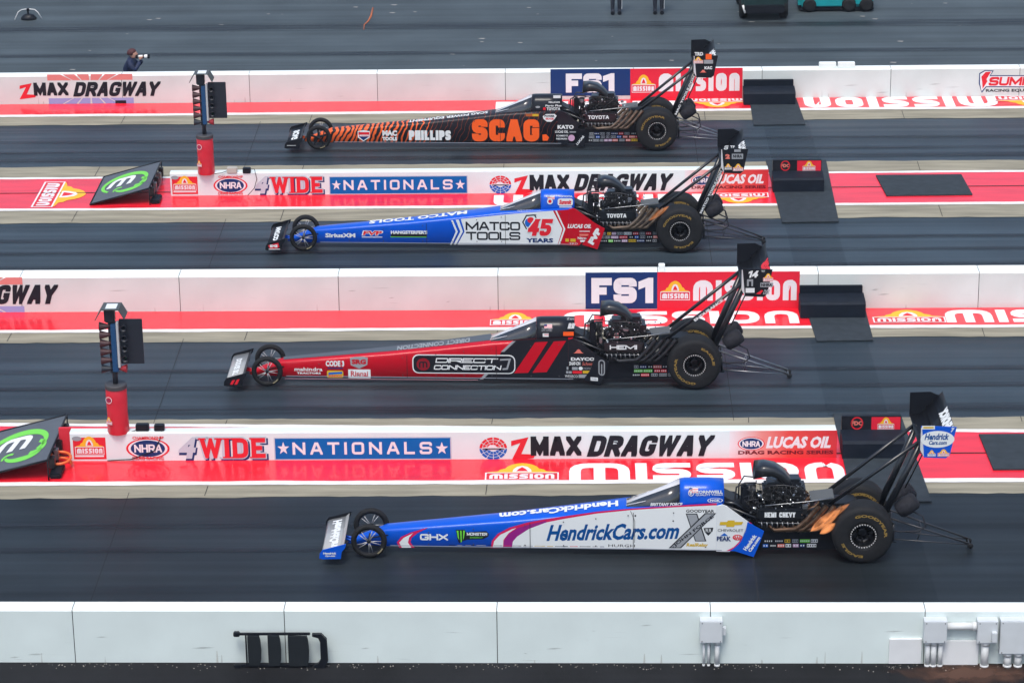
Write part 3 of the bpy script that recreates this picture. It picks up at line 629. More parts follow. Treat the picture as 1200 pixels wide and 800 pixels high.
S['WALL_D']=[
 ('rect', '', 'red', {'L': 1}, [(-8.467, 0.442), (-7.916, 0.048)]),
 ('mission', '', '', {'L': 2, 'bg': 'red'}, [(-8.437, 0.463), (-7.947, 0.127)]),
 ('rect', '', 'banner', {'L': 2}, [(-8.445, 0.116), (-7.957, 0.089)]),
 ('oval', '', 'grey', {'L': 3}, [(-8.48, 0.464), (-8.318, 0.379)]),
 ('oval', '', 'red', {'L': 1}, [(-7.577, 0.422), (-6.842, 0.052)]),
 ('oval', '', 'banner', {'L': 2}, [(-7.541, 0.403), (-6.878, 0.071)]),
 ('oval', '', 'navy', {'L': 3}, [(-7.499, 0.388), (-6.92, 0.087)]),
 ('btext', 'NHRA', 'banner', {'L': 4, 't': 0.2}, [(-7.44, 0.313), (-6.973, 0.168)]),
 ('text', 'CHAMPIONSHIP', 'red', {'L': 4, 'bold': 0.03}, [(-7.46, 0.459), (-6.932, 0.406)]),
 ('text', 'DRAG RACING', 'red', {'L': 4, 'bold': 0.03}, [(-7.481, 0.093), (-6.952, 0.031)]),
 ('text', '4', 'navy', {'L': 1, 'bold': 0.1, 'shear': 0.2}, [(-6.715, 0.424), (-6.334, 0.011)]),
 ('text', '4', 'silver', {'L': 2, 'bold': 0.05, 'shear': 0.2}, [(-6.723, 0.44), (-6.361, 0.05)]),
 ('slab', 'WIDE', 'navy', {'L': 1, 't': 0.3}, [(-6.321, 0.416), (-5.183, 0.013)]),
 ('slab', 'WIDE', 'silver', {'L': 4, 't': 0.3}, [(-6.348, 0.444), (-5.211, 0.041)]),
 ('slab', 'WIDE', 'red', {'L': 8, 't': 0.22}, [(-6.328, 0.425), (-5.23, 0.06)]),
 ('rect', '', 'silver', {'L': 0}, [(-5.086, 0.425), (-2.106, 0.015)]),
 ('rect', '', 'signblue', {'L': 1}, [(-5.067, 0.407), (-2.125, 0.033)]),
 ('btext', 'NATIONALS', 'banner', {'L': 2, 't': 0.2, 'gap': 0.42}, [(-4.776, 0.337), (-2.432, 0.115)]),
 ('star', '', 'banner', {'L': 2}, [(-5.032, 0.348), (-4.826, 0.12)]),
 ('star', '', 'banner', {'L': 2}, [(-2.377, 0.335), (-2.158, 0.108)]),
 ('globe', '', '', {'L': 1}, [(-1.637, 0.412), (-1.174, 0.01)]),
 ('poly', '', 'red', {'L': 2}, [(-1.104, 0.347), (-0.813, 0.412), (-0.936, 0.11), (-0.697, 0.1), (-0.732, 0.034), (-1.109, -0.021), (-0.951, 0.309), (-1.105, 0.253)]),
 ('btext', 'MAX', 'ink', {'L': 3, 't': 0.27}, [(-0.779, 0.426), (0.072, 0.077)]),
 ('btext', 'DRAGWAY', 'ink', {'L': 3, 't': 0.25, 'shear': 0.28}, [(0.159, 0.435), (2.309, 0.057)]),
 ('grad', '', '', {'L': 1}, [(2.546, 0.51), (4.337, -0.031)]),
 ('oval', '', 'red', {'L': 2}, [(2.684, 0.4), (3.135, 0.154)]),
 ('oval', '', 'banner', {'L': 3}, [(2.701, 0.388), (3.118, 0.166)]),
 ('oval', '', 'navy', {'L': 4}, [(2.724, 0.375), (3.095, 0.179)]),
 ('btext', 'NHRA', 'banner', {'L': 5, 't': 0.2}, [(2.762, 0.326), (3.057, 0.225)]),
 ('text', 'LUCAS OIL', 'banner', {'L': 3, 'bold': 0.05, 'shear': 0.22}, [(3.154, 0.407), (4.274, 0.192)]),
 ('text', 'DRAG RACING SERIES', 'darkmaroon', {'L': 3, 'bold': 0.04}, [(2.693, 0.153), (4.285, 0.084)]),
]
S['WALL_B']=[
 ('rect', '', 'red', {'L': 1}, [(-8.679, 0.442), (-8.128, 0.048)]),
 ('mission', '', '', {'L': 2, 'bg': 'red'}, [(-8.649, 0.463), (-8.159, 0.127)]),
 ('rect', '', 'banner', {'L': 2}, [(-8.657, 0.116), (-8.169, 0.089)]),
 ('oval', '', 'grey', {'L': 3}, [(-8.692, 0.464), (-8.53, 0.379)]),
 ('oval', '', 'red', {'L': 1}, [(-7.789, 0.422), (-7.054, 0.052)]),
 ('oval', '', 'banner', {'L': 2}, [(-7.753, 0.403), (-7.09, 0.071)]),
 ('oval', '', 'navy', {'L': 3}, [(-7.711, 0.388), (-7.132, 0.087)]),
 ('btext', 'NHRA', 'banner', {'L': 4, 't': 0.2}, [(-7.652, 0.313), (-7.185, 0.168)]),
 ('text', 'CHAMPIONSHIP', 'red', {'L': 4, 'bold': 0.03}, [(-7.672, 0.459), (-7.144, 0.406)]),
 ('text', 'DRAG RACING', 'red', {'L': 4, 'bold': 0.03}, [(-7.693, 0.093), (-7.164, 0.031)]),
 ('text', '4', 'navy', {'L': 1, 'bold': 0.1, 'shear': 0.2}, [(-6.927, 0.424), (-6.546, 0.011)]),
 ('text', '4', 'silver', {'L': 2, 'bold': 0.05, 'shear': 0.2}, [(-6.935, 0.44), (-6.573, 0.05)]),
 ('slab', 'WIDE', 'navy', {'L': 1, 't': 0.3}, [(-6.533, 0.416), (-5.395, 0.013)]),
 ('slab', 'WIDE', 'silver', {'L': 4, 't': 0.3}, [(-6.56, 0.444), (-5.423, 0.041)]),
 ('slab', 'WIDE', 'red', {'L': 8, 't': 0.22}, [(-6.54, 0.425), (-5.442, 0.06)]),
 ('rect', '', 'silver', {'L': 0}, [(-5.298, 0.425), (-2.318, 0.015)]),
 ('rect', '', 'signblue', {'L': 1}, [(-5.279, 0.407), (-2.337, 0.033)]),
 ('btext', 'NATIONALS', 'banner', {'L': 2, 't': 0.2, 'gap': 0.42}, [(-4.988, 0.337), (-2.644, 0.115)]),
 ('star', '', 'banner', {'L': 2}, [(-5.244, 0.348), (-5.038, 0.12)]),
 ('star', '', 'banner', {'L': 2}, [(-2.589, 0.335), (-2.37, 0.108)]),
 ('globe', '', '', {'L': 1}, [(-1.849, 0.412), (-1.386, 0.01)]),
 ('poly', '', 'red', {'L': 2}, [(-1.316, 0.347), (-1.025, 0.412), (-1.148, 0.11), (-0.909, 0.1), (-0.944, 0.034), (-1.321, -0.021), (-1.163, 0.309), (-1.317, 0.253)]),
 ('btext', 'MAX', 'ink', {'L': 3, 't': 0.27}, [(-0.991, 0.426), (-0.14, 0.077)]),
 ('btext', 'DRAGWAY', 'ink', {'L': 3, 't': 0.25, 'shear': 0.28}, [(-0.053, 0.435), (2.097, 0.057)]),
 ('grad', '', '', {'L': 1}, [(2.334, 0.51), (4.125, -0.031)]),
 ('oval', '', 'red', {'L': 2}, [(2.472, 0.4), (2.923, 0.154)]),
 ('oval', '', 'banner', {'L': 3}, [(2.489, 0.388), (2.906, 0.166)]),
 ('oval', '', 'navy', {'L': 4}, [(2.512, 0.375), (2.883, 0.179)]),
 ('btext', 'NHRA', 'banner', {'L': 5, 't': 0.2}, [(2.55, 0.326), (2.845, 0.225)]),
 ('text', 'LUCAS OIL', 'banner', {'L': 3, 'bold': 0.05, 'shear': 0.22}, [(2.942, 0.407), (4.062, 0.192)]),
 ('text', 'DRAG RACING SERIES', 'darkmaroon', {'L': 3, 'bold': 0.04}, [(2.481, 0.153), (4.073, 0.084)]),
]
S['G_A']=[
 ('mtext', '', 'paintwhite', {'rot': 1, 'L': 1}, [(-1.885, 66.099), (2.548, 67.19)]),
 ('mission', '', '', {'L': 1, 'rot': 1, 'bg': 'stripred'}, [(2.646, 66.586), (4.057, 67.404)]),
 ('mtext', '', 'paintwhite', {'rot': 1, 'L': 1}, [(5.409, 66.516), (9.965, 67.385)]),
 ('mission', '', '', {'L': 1, 'rot': 1, 'bg': 'stripred'}, [(9.925, 66.504), (11.583, 67.403)]),
]
S['G_B']=[
 ('mtext', '', 'paintwhite', {'rot': 1, 'L': 1}, [(-1.752, 59.132), (2.689, 59.898)]),
 ('mission', '', '', {'L': 1, 'rot': 1, 'bg': 'stripred'}, [(2.805, 59.228), (4.114, 59.94)]),
]
S['G_C']=[
 ('mission', '', '', {'L': 1, 'bg': 'stripred'}, [(-1.634, 51.803), (-0.692, 52.523)]),
 ('mtext', '', 'paintwhite', {'L': 1}, [(-0.251, 51.847), (4.2, 52.541)]),
 ('mission', '', '', {'L': 1, 'bg': 'stripred'}, [(5.592, 51.84), (6.956, 52.544)]),
 ('mtext', '', 'paintwhite', {'L': 1}, [(6.969, 51.847), (11.09, 52.526)]),
]
S['G_D']=[
 ('mission', '', '', {'L': 1, 'bg': 'stripred'}, [(-1.527, 44.415), (-0.306, 45.142)]),
 ('mtext', '', 'paintwhite', {'L': 1}, [(-0.134, 44.415), (4.418, 45.123)]),
]
S['G_BL']=[
 ('mission', '', '', {'L': 1, 'rot': 90, 'bg': 'stripred'}, [(-11.616, 59.249), (-10.578, 61.047)]),
]
S['G_MAT']=[
 ('p', '', '', {'n': 'A'}, [(4.103, 65.066), (5.304, 65.107), (5.246, 67.306), (4.133, 67.32)]),
 ('p', '', '', {'n': 'B'}, [(4.277, 57.892), (5.455, 57.926), (5.545, 62.28), (4.207, 62.31)]),
 ('p', '', '', {'n': 'C'}, [(4.442, 50.868), (5.493, 50.898), (5.502, 52.759), (4.369, 52.729)]),
 ('p', '', '', {'n': 'D'}, [(4.438, 43.446), (5.717, 43.468), (5.607, 47.262), (4.442, 47.277)]),
 ('p', '', '', {'n': 'm1'}, [(6.615, 59.637), (8.444, 59.682), (8.384, 61.113), (6.531, 61.097)]),
 ('p', '', '', {'n': 'm2'}, [(6.878, 44.755), (8.792, 44.771), (8.692, 46.292), (6.837, 46.276)]),
]

# ------------------------------------------------------------------ setting materials
def asphalt(name, base, blotch, rough, streak=1.0, spec=.25):
    m=bpy.data.materials.new(name); m.use_nodes=True; nt=m.node_tree; b=nt.nodes["Principled BSDF"]; b.inputs['Specular IOR Level'].default_value=spec
    tc=nt.nodes.new("ShaderNodeTexCoord")
    def noise(scale,st,det=5):
        mp=nt.nodes.new("ShaderNodeMapping"); mp.inputs["Scale"].default_value=st
        nz=nt.nodes.new("ShaderNodeTexNoise"); nz.inputs["Scale"].default_value=scale; nz.inputs["Detail"].default_value=det
        nt.links.new(tc.outputs["Object"],mp.inputs[0]); nt.links.new(mp.outputs[0],nz.inputs["Vector"]); return nz
    def rng(src,a,b_,c,d):
        r=nt.nodes.new("ShaderNodeMapRange"); r.inputs[1].default_value=a; r.inputs[2].default_value=b_; r.inputs[3].default_value=c; r.inputs[4].default_value=d
        nt.links.new(src,r.inputs[0]); return r.outputs[0]
    def mul(a,b_):
        x=nt.nodes.new("ShaderNodeMath"); x.operation='MULTIPLY'; nt.links.new(a,x.inputs[0]); nt.links.new(b_,x.inputs[1]); return x.outputs[0]
    s1=rng(noise(1.0,(.05,1.7,1),4).outputs[0],.3,.7,1-.42*streak,1+.36*streak)
    s2=rng(noise(1.0,(.05,6,1),3).outputs[0],.3,.7,1-.12*streak,1+.10*streak)
    s3=rng(noise(.6,(1,1,1)).outputs[0],.3,.7,1-blotch,1+blotch)
    s4=rng(noise(60,(1,1,1),2).outputs[0],.3,.7,.86,1.14)
    f=mul(mul(s1,s2),mul(s3,s4))
    v=nt.nodes.new("ShaderNodeVectorMath"); v.operation='SCALE'; v.inputs[0].default_value=base; nt.links.new(f,v.inputs["Scale"])
    nt.links.new(v.outputs[0],b.inputs["Base Color"])
    r=rng(noise(1.0,(.05,4,1)).outputs[0],.3,.7,rough-.08,rough+.1); nt.links.new(r,b.inputs["Roughness"])
    bp=nt.nodes.new("ShaderNodeBump"); bp.inputs["Strength"].default_value=.25; bp.inputs["Distance"].default_value=.01
    nt.links.new(noise(90,(1,1,1),2).outputs[0],bp.inputs["Height"]); nt.links.new(bp.outputs[0],b.inputs["Normal"])
    return m
M_lane=asphalt("rubbered_asphalt",(.030,.045,.058),.16,.42,.8)
M_lane4=asphalt("dark_rubbered_asphalt",(.0135,.0185,.0225),.22,.42,.9)
M_road=asphalt("return_road_asphalt",(.056,.074,.085),.15,.66,.5)
M_near=asphalt("spectator_asphalt",(.013,.014,.016),.4,.9,.3,.12)
M_conc=mat("pale_concrete",(.29,.27,.205),.85,spec=.2,noise=.3,nscale=1.3,bump=.2,stretch=(.5,4,1))
M_red=mat("gloss_red_paint",(.82,.012,.03),.33,noise=.17,nscale=1.6,stretch=(.5,2.5,1),spec=.4,coat=.38,coatr=.06)
M_wline=mat("white_line_paint",(.78,.77,.75),.55,noise=.1,nscale=5)
M_wall=mat("white_painted_concrete",(.62,.66,.64),.5,noise=.09,nscale=1.1,bump=.06)
M_cap=mat("toplit_wall_white",(.82,.88,.86),.55,noise=.05,nscale=3)  # wall white made lighter for the tops, standing in for light from above
M_wallE=mat("white_block_wall_paint",(.67,.76,.745),.55,noise=.06,nscale=1.3,bump=.05)
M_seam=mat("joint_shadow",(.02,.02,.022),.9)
M_mat=mat("black_rubber_mat",(.033,.043,.052),.75,spec=.2,noise=.2,nscale=6,bump=.2)
M_blk=mat("black_paint",(.007,.009,.014),.45,spec=.25,noise=.1,nscale=9)
M_gblk=mat("gloss_black",(.007,.009,.013),.3,coat=.25)
M_carbon=mat("carbon_black",(.008,.010,.014),.5,noise=.3,nscale=20)
M_tyre=mat("tyre_rubber",(.010,.011,.013),.75,spec=.3,noise=.25,nscale=14,bump=.1)
M_steel=mat("grey_steel",(.33,.34,.35),.35,metal=.9,noise=.2,nscale=12)
M_chrome=mat("bright_metal",(.62,.62,.62),.22,metal=1.)
M_dmetal=mat("dark_metal",(.04,.042,.047),.38,metal=.6,noise=.3,nscale=14)
M_header=mat("heat_stained_header",(.16,.095,.06),.4,metal=.7,noise=.6,nscale=9)
M_header2=mat("straw_stained_header",(.30,.22,.16),.3,metal=.85,noise=.5,nscale=9)
M_glass=mat("smoked_glass",(.02,.024,.03),.07,coat=1.)
M_sheentrim=mat("sheen_and_trim",(.6,.6,.62),.2,coat=.6)  # pale colour paints sky reflection on upper windscreen; also plain trim
M_boxpaint=mat("pale_box_paint",(.6,.64,.665),.45,noise=.05,nscale=6)
M_pvc=mat("white_pvc_pipe",(.68,.7,.7),.4,noise=.06,nscale=9)

def strip(name, y0, s0, y1, s1, z, m, x0=-60, x1=60, th=0):
    b=MB(); rj=random.Random(int(y0*100)); j=.010 if name=='white_line' else (.022 if name=='concrete_apron' else (.006 if name=='painted_red_strip' else 0))
    if j==0:
        b.add([(x0,y0+s0*x0,z),(x1,y0+s0*x1,z),(x1,y1+s1*x1,z),(x0,y1+s1*x0,z)],[(0,1,2,3)]); return struct(b.build(name,m))
    n=560; top=[];bot=[]; a=c=0
    for i in range(n+1):
        x=x0+(x1-x0)*i/n; a=a*.6+rj.uniform(-j,j); c=c*.6+rj.uniform(-j,j)
        top.append((x,y0+s0*x+a,z)); bot.append((x,y1+s1*x+c,z))
    b.add(bot+top,[(i,i+1,n+2+i,n+1+i) for i in range(n)]); return struct(b.build(name,m))
g=MB(); g.add([(-400,-60,0),(400,-60,0),(400,900,0),(-400,900,0)],[(0,1,2,3)]); struct(g.build('ground',M_road))
strip('near_ground',-20,0,37.85,-.009,.004,M_near,-80,80)
# a step lower than walls, higher than ground: the four rubbered lanes
strip('drag_lane',59.0,.003,52.9,-.002,.004,M_lane)
strip('drag_lane',67.4,.004,59.5,.003,.004,M_lane)
strip('drag_lane',52.6,-.002,46.0,0,.004,M_lane)
strip('drag_lane',45.4,0,37.9,-.009,.008,M_lane4)
def bands(pre, L):
    for (nm,a,sa,b,sb,m,z) in L: strip(nm,a,sa,b,sb,z,m)
bands('A',[('concrete_apron',67.36,.004,65.53,.003,M_conc,.012),('white_line',66.46,.006,66.27,.006,M_wline,.02),('painted_red_strip',67.36,.005,66.46,.006,M_red,.016)])
bands('B',[('concrete_apron',62.22,.0025,58.21,.002,M_conc,.012),('painted_red_strip',61.32,.0033,59.17,.0026,M_red,.016),
 ('white_line',61.43,.0033,61.30,.0033,M_wline,.02),('white_line',59.19,.0026,59.03,.0026,M_wline,.02)])
bands('C',[('concrete_apron',52.68,-.002,51.06,.004,M_conc,.012),('painted_red_strip',52.68,-.002,51.70,.001,M_red,.016),('white_line',51.71,.001,51.56,.001,M_wline,.02)])
bands('D',[('concrete_apron',47.16,-.004,43.80,.004,M_conc,.012),('painted_red_strip',46.62,-.0285,44.42,-.0007,M_red,.016),
 ('white_line',46.75,-.0285,46.61,-.0285,M_wline,.02),('white_line',44.43,-.0007,44.27,-.001,M_wline,.02)])
# centre joint of the two medians and cross joints of the lanes
for y,s,xs in ((60.29,.004,(-40,40)),(45.52,-.003,(-40,40))):
    b=MB(); b.add([(xs[0],y+s*xs[0]-.02,.0225),(xs[1],y+s*xs[1]-.02,.0225),(xs[1],y+s*xs[1]+.02,.0225),(xs[0],y+s*xs[0]+.02,.0225)],[(0,1,2,3)]); struct(b.build('median_joint',M_seam))
rnd=random.Random(5)
for y0,y1 in ((38.3,44.0),(47.0,51.2),(52.95,58.4),(62.1,65.7)):
    for i in range(-4,6):
        x=-7.35+i*10.06; b=MB(); b.add([(x-.005,y0,.0135),(x+.005,y0,.0135),(x+.005,y1,.0135),(x-.005,y1,.0135)],[(0,1,2,3)]); struct(b.build('pavement_joint',M_seam))
for y0,y1 in ((58.25,59.02),(61.45,62.2),(43.85,44.25),(51.1,51.55),(65.56,66.25),(46.9,47.14)):
    for i in range(-6,8):
        x=-6.1+i*4.57+rnd.uniform(-.1,.1); b=MB(); b.add([(x-.006,y0,.0165),(x+.006,y0,.0165),(x+.006+.01,y1,.0165),(x-.006+.01,y1,.0165)],[(0,1,2,3)]); struct(b.build('pavement_joint',M_seam))
# dark rubber laid by the tyres, streaky
def tyre_marks():
    m=bpy.data.materials.new("tyre_rubber_marks"); m.use_nodes=True; nt=m.node_tree; b=nt.nodes["Principled BSDF"]
    b.inputs["Base Color"].default_value=(.012,.014,.018,1); b.inputs["Roughness"].default_value=.45
    tc=nt.nodes.new("ShaderNodeTexCoord"); sp=nt.nodes.new("ShaderNodeSeparateXYZ"); nt.links.new(tc.outputs["UV"],sp.inputs[0])
    # soft edges across, faded patches along
    pp=nt.nodes.new("ShaderNodeMath"); pp.operation='PINGPONG'; pp.inputs[1].default_value=.5; nt.links.new(sp.outputs[1],pp.inputs[0])
    mr=nt.nodes.new("ShaderNodeMapRange"); mr.inputs[1].default_value=0; mr.inputs[2].default_value=.35; mr.inputs[3].default_value=0; mr.inputs[4].default_value=1; nt.links.new(pp.outputs[0],mr.inputs[0])
    mp=nt.nodes.new("ShaderNodeMapping"); mp.inputs["Scale"].default_value=(.25,12,1); nz=nt.nodes.new("ShaderNodeTexNoise"); nz.inputs["Scale"].default_value=1
    nt.links.new(tc.outputs["Object"],mp.inputs[0]); nt.links.new(mp.outputs[0],nz.inputs["Vector"])
    r2=nt.nodes.new("ShaderNodeMapRange"); r2.inputs[1].default_value=.3; r2.inputs[2].default_value=.65; r2.inputs[3].default_value=.05; r2.inputs[4].default_value=.85; nt.links.new(nz.outputs[0],r2.inputs[0])
    mu=nt.nodes.new("ShaderNodeMath"); mu.operation='MULTIPLY'; nt.links.new(mr.outputs[0],mu.inputs[0]); nt.links.new(r2.outputs[0],mu.inputs[1]); nt.links.new(mu.outputs[0],b.inputs["Alpha"])
    return m
M_marks=tyre_marks()
def mark(y,w,x0,x1,z=.0145):
    me=bpy.data.meshes.new('tyre_mark'); me.from_pydata([(x0,y-w/2,z),(x1,y-w/2,z),(x1,y+w/2,z),(x0,y+w/2,z)],[],[(0,1,2,3)])
    uv=me.uv_layers.new(); 
    for i,c in enumerate(((0,0),(1,0),(1,1),(0,1))): uv.data[i].uv=c
    me.materials.append(M_marks); struct(link('tyre_mark',me))
mark(42.66,.26,-40,-3.4); mark(41.74,.28,-40,-3.4)
for y in (48.66,49.5,56.2,57.0,63.3,64.1): mark(y,.3,-40,40)
for y in (47.6,55.2,62.7): mark(y,.5,-40,40,.0135)
mark(71.8,.5,-40,40,.006); mark(74.5,.9,-40,40,.006); mark(69.4,.35,-40,40,.006)
# orange crack sealer running across the return road
b=MB(); pts=[(-5.407,76.494),(-5.40,75.6),(-5.44,75.1),(-5.52,74.7),(-5.5,74.2)]
b.tube([(x,y,.006) for x,y in pts],[.025,.03,.02,.012,.006],6); struct(b.build('painted_crack',mat("orange_mark",(.45,.12,.04),.7)))
rnd=random.Random(2)
M_chip=mat("pale_scuff",(.35,.34,.32),.8)
b=MB()
for i in range(46):
    x,y=rnd.uniform(-13,10),rnd.uniform(68.2,77); s_=rnd.uniform(.01,.05); b.add([(x-s_*2,y,.0055),(x+s_,y-s_,.0055),(x+s_*2,y+s_*.6,.0055),(x-s_,y+s_,.0055)],[(0,1,2,3)])
o=b.build('road_debris',M_chip); o['kind']='stuff'; tag(o,'pale chips and scuffs scattered over the grey return road','debris')
M_grav=mat("pale_gravel",(.3,.28,.25),.9)
b=MB(); rnd=random.Random(8)
for i in range(260):
    x=rnd.uniform(-9,7); y=37.78-.009*x-abs(rnd.gauss(0,.09))-.02; s_=rnd.uniform(.002,.008)
    b.box(x-s_,x+s_*1.3,y-s_,y+s_,.003,.004+s_)
o=b.build('wall_foot_gravel',M_grav); o['kind']='stuff'; tag(o,'gravel and grit strewn along the foot of the near white wall','gravel')
# rusty soil stain at the foot of the near wall, right
def soil():
    m=bpy.data.materials.new("red_soil_stain"); m.use_nodes=True; nt=m.node_tree; b=nt.nodes["Principled BSDF"]
    b.inputs["Base Color"].default_value=(.075,.034,.02,1); b.inputs["Roughness"].default_value=.9
    tc=nt.nodes.new("ShaderNodeTexCoord"); mp=nt.nodes.new("ShaderNodeMapping"); mp.inputs["Scale"].default_value=(2,2,2); mp.inputs["Location"].default_value=(-1,-1,0)
    gr=nt.nodes.new("ShaderNodeTexGradient"); gr.gradient_type='SPHERICAL'; nt.links.new(tc.outputs["UV"],mp.inputs[0]); nt.links.new(mp.outputs[0],gr.inputs[0])
    nz=nt.nodes.new("ShaderNodeTexNoise"); nz.inputs["Scale"].default_value=5; nz.inputs["Detail"].default_value=8; nt.links.new(tc.outputs["Object"],nz.inputs["Vector"])
    ad=nt.nodes.new("ShaderNodeMath"); ad.operation='ADD'; nt.links.new(gr.outputs[0],ad.inputs[0]); nt.links.new(nz.outputs[0],ad.inputs[1])
    mr=nt.nodes.new("ShaderNodeMapRange"); mr.inputs[1].default_value=.62; mr.inputs[2].default_value=1.25; nt.links.new(ad.outputs[0],mr.inputs[0]); nt.links.new(mr.outputs[0],b.inputs["Alpha"]); return m
me=bpy.data.meshes.new('soil_stain'); me.from_pydata([(4.3,37.1,.008),(6.9,37.1,.008),(6.9,37.76,.008),(4.3,37.78,.008)],[],[(0,1,2,3)])
uv=me.uv_layers.new()
for i,c in enumerate(((0,.1),(1,.1),(1,.9),(0,.9))): uv.data[i].uv=c
me.materials.append(soil()); struct(link('soil_stain',me))

# ------------------------------------------------------------------ walls
def wall_run(key, Y0, sl, h, th, m, xs0, xs1, phase, label, cat='wall', seg=3.048, cap=True):
    t=thing('concrete_wall',label,cat,(0,Y0,0),math.atan(sl))
    n0=math.floor((xs0-phase)/seg); n1=math.ceil((xs1-phase)/seg); cache=None
    for i in range(n0,n1):
        a=phase+i*seg
        if cache is None:
            b=MB(); w=seg-.012; hb=h-.03
            prof=[(0,0),(.0,hb-.0),(.018,h),(th-.018,h),(th,hb),(th,0)]
            # profile in (y,z), extruded along x
            n=len(prof); v=[(0,p[0],p[1]) for p in prof]+[(w,p[0],p[1]) for p in prof]
            fs=[(0,1,2,3,4,5),(11,10,9,8,7,6)]+[(k,k+n,(k+1)%n+n,(k+1)%n) for k in range(n)]
            b.add(v,fs[:2],0); b.f+=[]; o=len(b.v)-len(v)
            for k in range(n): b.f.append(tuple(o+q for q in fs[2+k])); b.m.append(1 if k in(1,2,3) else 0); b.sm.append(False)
            cache=b.mesh('wall_segment',[m,M_cap])
        link('wall_segment',cache,t,(a,0,0))
    b=MB(); b.box(n0*seg+phase,n1*seg+phase-.012,.012,th-.012,.0,h-.012); b.build('wall_core',M_seam,t)
    return t
wA=wall_run('A',67.36,.004,.72,.28,M_wall,-45,45,-1.656,'farthest long white wall with a racetrack name and broadcaster banner')
wC=wall_run('C',52.68,-.002,.735,.40,M_wall,-45,45,-1.489,'middle long white wall behind the red and black dragster')
wE=wall_run('E',37.80,-.009,.85,.27,M_wallE,-40,40,-1.154,'nearest long white wall along the bottom with conduits bolted on')
M_scuff=mat("tyre_scuff",(.05,.05,.055),.8,alpha=.22,noise=.4,nscale=20)
M_rust=mat("rust_run",(.3,.16,.08),.85,alpha=.2)
rs=random.Random(17)
for w_,h_,xr in ((wA,.7,(-13,10)),(wC,.7,(-11,8.5)),(wE,.8,(-8.3,6.3))):
    b=MB()
    for i in range(30):
        x=rs.uniform(*xr); z=rs.uniform(.05,h_*.75); L=rs.uniform(.05,.45); t_=rs.uniform(.002,.007); dz=rs.uniform(-.02,.02)
        b.add([(x,-.0012,z),(x+L*.5,-.0012,z-t_),(x+L,-.0012,z+dz),(x+L*.5,-.0012,z+t_+dz)],[(0,1,2,3)])
    o=b.build('scuff_marks',M_scuff,w_); o['kind']='stuff'
    b=MB()
    for i in range(14):
        x=rs.uniform(*xr); L=rs.uniform(.04,.2); t_=rs.uniform(.004,.012)
        b.add([(x,-.0013,.0),(x+t_*3,-.0013,.0),(x+t_*2,-.0013,L),(x+t_,-.0013,L)],[(0,1,2,3)])
    o=b.build('stain_runs',M_rust,w_); o['kind']='stuff'
def sign_wall(Y0,sl,x0,x1,label,end):
    t=thing('sign_wall',label,'sign wall',(0,Y0,0),math.atan(sl))
    prof=[(0,0),(0,.505),(.015,.53),(.185,.53),(.2,.505),(.2,0)]
    b=MB(); n=6; L=(x1-x0)
    v=[(x0,p[0],p[1]) for p in prof]+[(x1,p[0],p[1]) for p in prof]
    b.add(v,[tuple(range(6)),tuple(range(11,5,-1))]+[(k,k+n,(k+1)%n+n,(k+1)%n) for k in range(n)]); b.build('wall_body',mat("sign_wall_white",(.70,.79,.79),.42,noise=.04,nscale=2),t)
    return t
wB=sign_wall(60.04,.003,-8.714,4.112,'low white sign wall with bunting-blue banner behind the blue and white dragster','B')
wD=sign_wall(45.33,.0,-8.513,4.319,'low white sign wall directly behind the nearest blue and silver dragster','D')
for w,k in ((wA,'A'),(wB,'B'),(wC,'C'),(wD,'D')):
    lay(S['WALL_'+k],lambda u,v,d:(u,-d,v),w)
# lettering painted on the red strips
strips_=[o for o in bpy.data.objects if o.name.startswith('painted_red_strip')]
for k,si in (('G_A',0),('G_B',1),('G_BL',1),('G_C',2),('G_D',3)):
    lay(S[k],lambda u,v,d:(u,v,.0165+d),strips_[si],'painted_lettering')
# dark rubber crossings and mats
mats=dict((i[3]['n'],i[4]) for i in S['G_MAT'])
def slab(name,q,z0,z1,m,label,cat='rubber mat',group=None):
    b=MB(); v=[(x,y,z0) for x,y in q]+[(x,y,z1) for x,y in q]; b.add(v,[(0,1,2,3),(7,6,5,4)]+[(i,i+4,(i+1)%4+4,(i+1)%4) for i in range(4)])
    return tag(b.build(name,m),label,cat,group)
slab('rubber_mat',mats['A'],.018,.034,M_mat,'dark rubber crossing below the block at the farthest wall')
slab('rubber_mat',mats['B'],.018,.034,M_mat,'dark rubber crossing behind the rear of the blue and white dragster',)
slab('rubber_mat',mats['C'],.018,.034,M_mat,'dark rubber crossing below the block at the middle wall')
slab('rubber_mat',mats['D'],.018,.034,M_mat,'dark rubber crossing behind the rear wheels of the nearest dragster')
slab('rubber_mat',mats['m1'],.018,.045,M_mat,'slanted black mat on the upper red median, right of the crossing')
slab('rubber_mat',mats['m2'],.018,.045,M_mat,'slanted black mat on the lower red median at the right edge')
def crossing(q0,q1,q2,q3,z):
    me=bpy.data.meshes.new('rubbed_crossing'); me.from_pydata([(*q0,z),(*q1,z),(*q2,z),(*q3,z)],[],[(0,1,2,3)]); me.materials.append(M_cross); struct(link('rubbed_crossing',me))
M_cross=mat("rubbed_dark_band",(.02,.03,.04),.5,alpha=.13,spec=.2)
for (ya,yb,z) in ((62.3,65.5,.0155),(53.2,58.2,.0155),(47.2,51.0,.0155),(38.4,43.7,.0155)): crossing((4.35,ya),(5.4,ya),(5.38,yb),(4.33,yb),z)
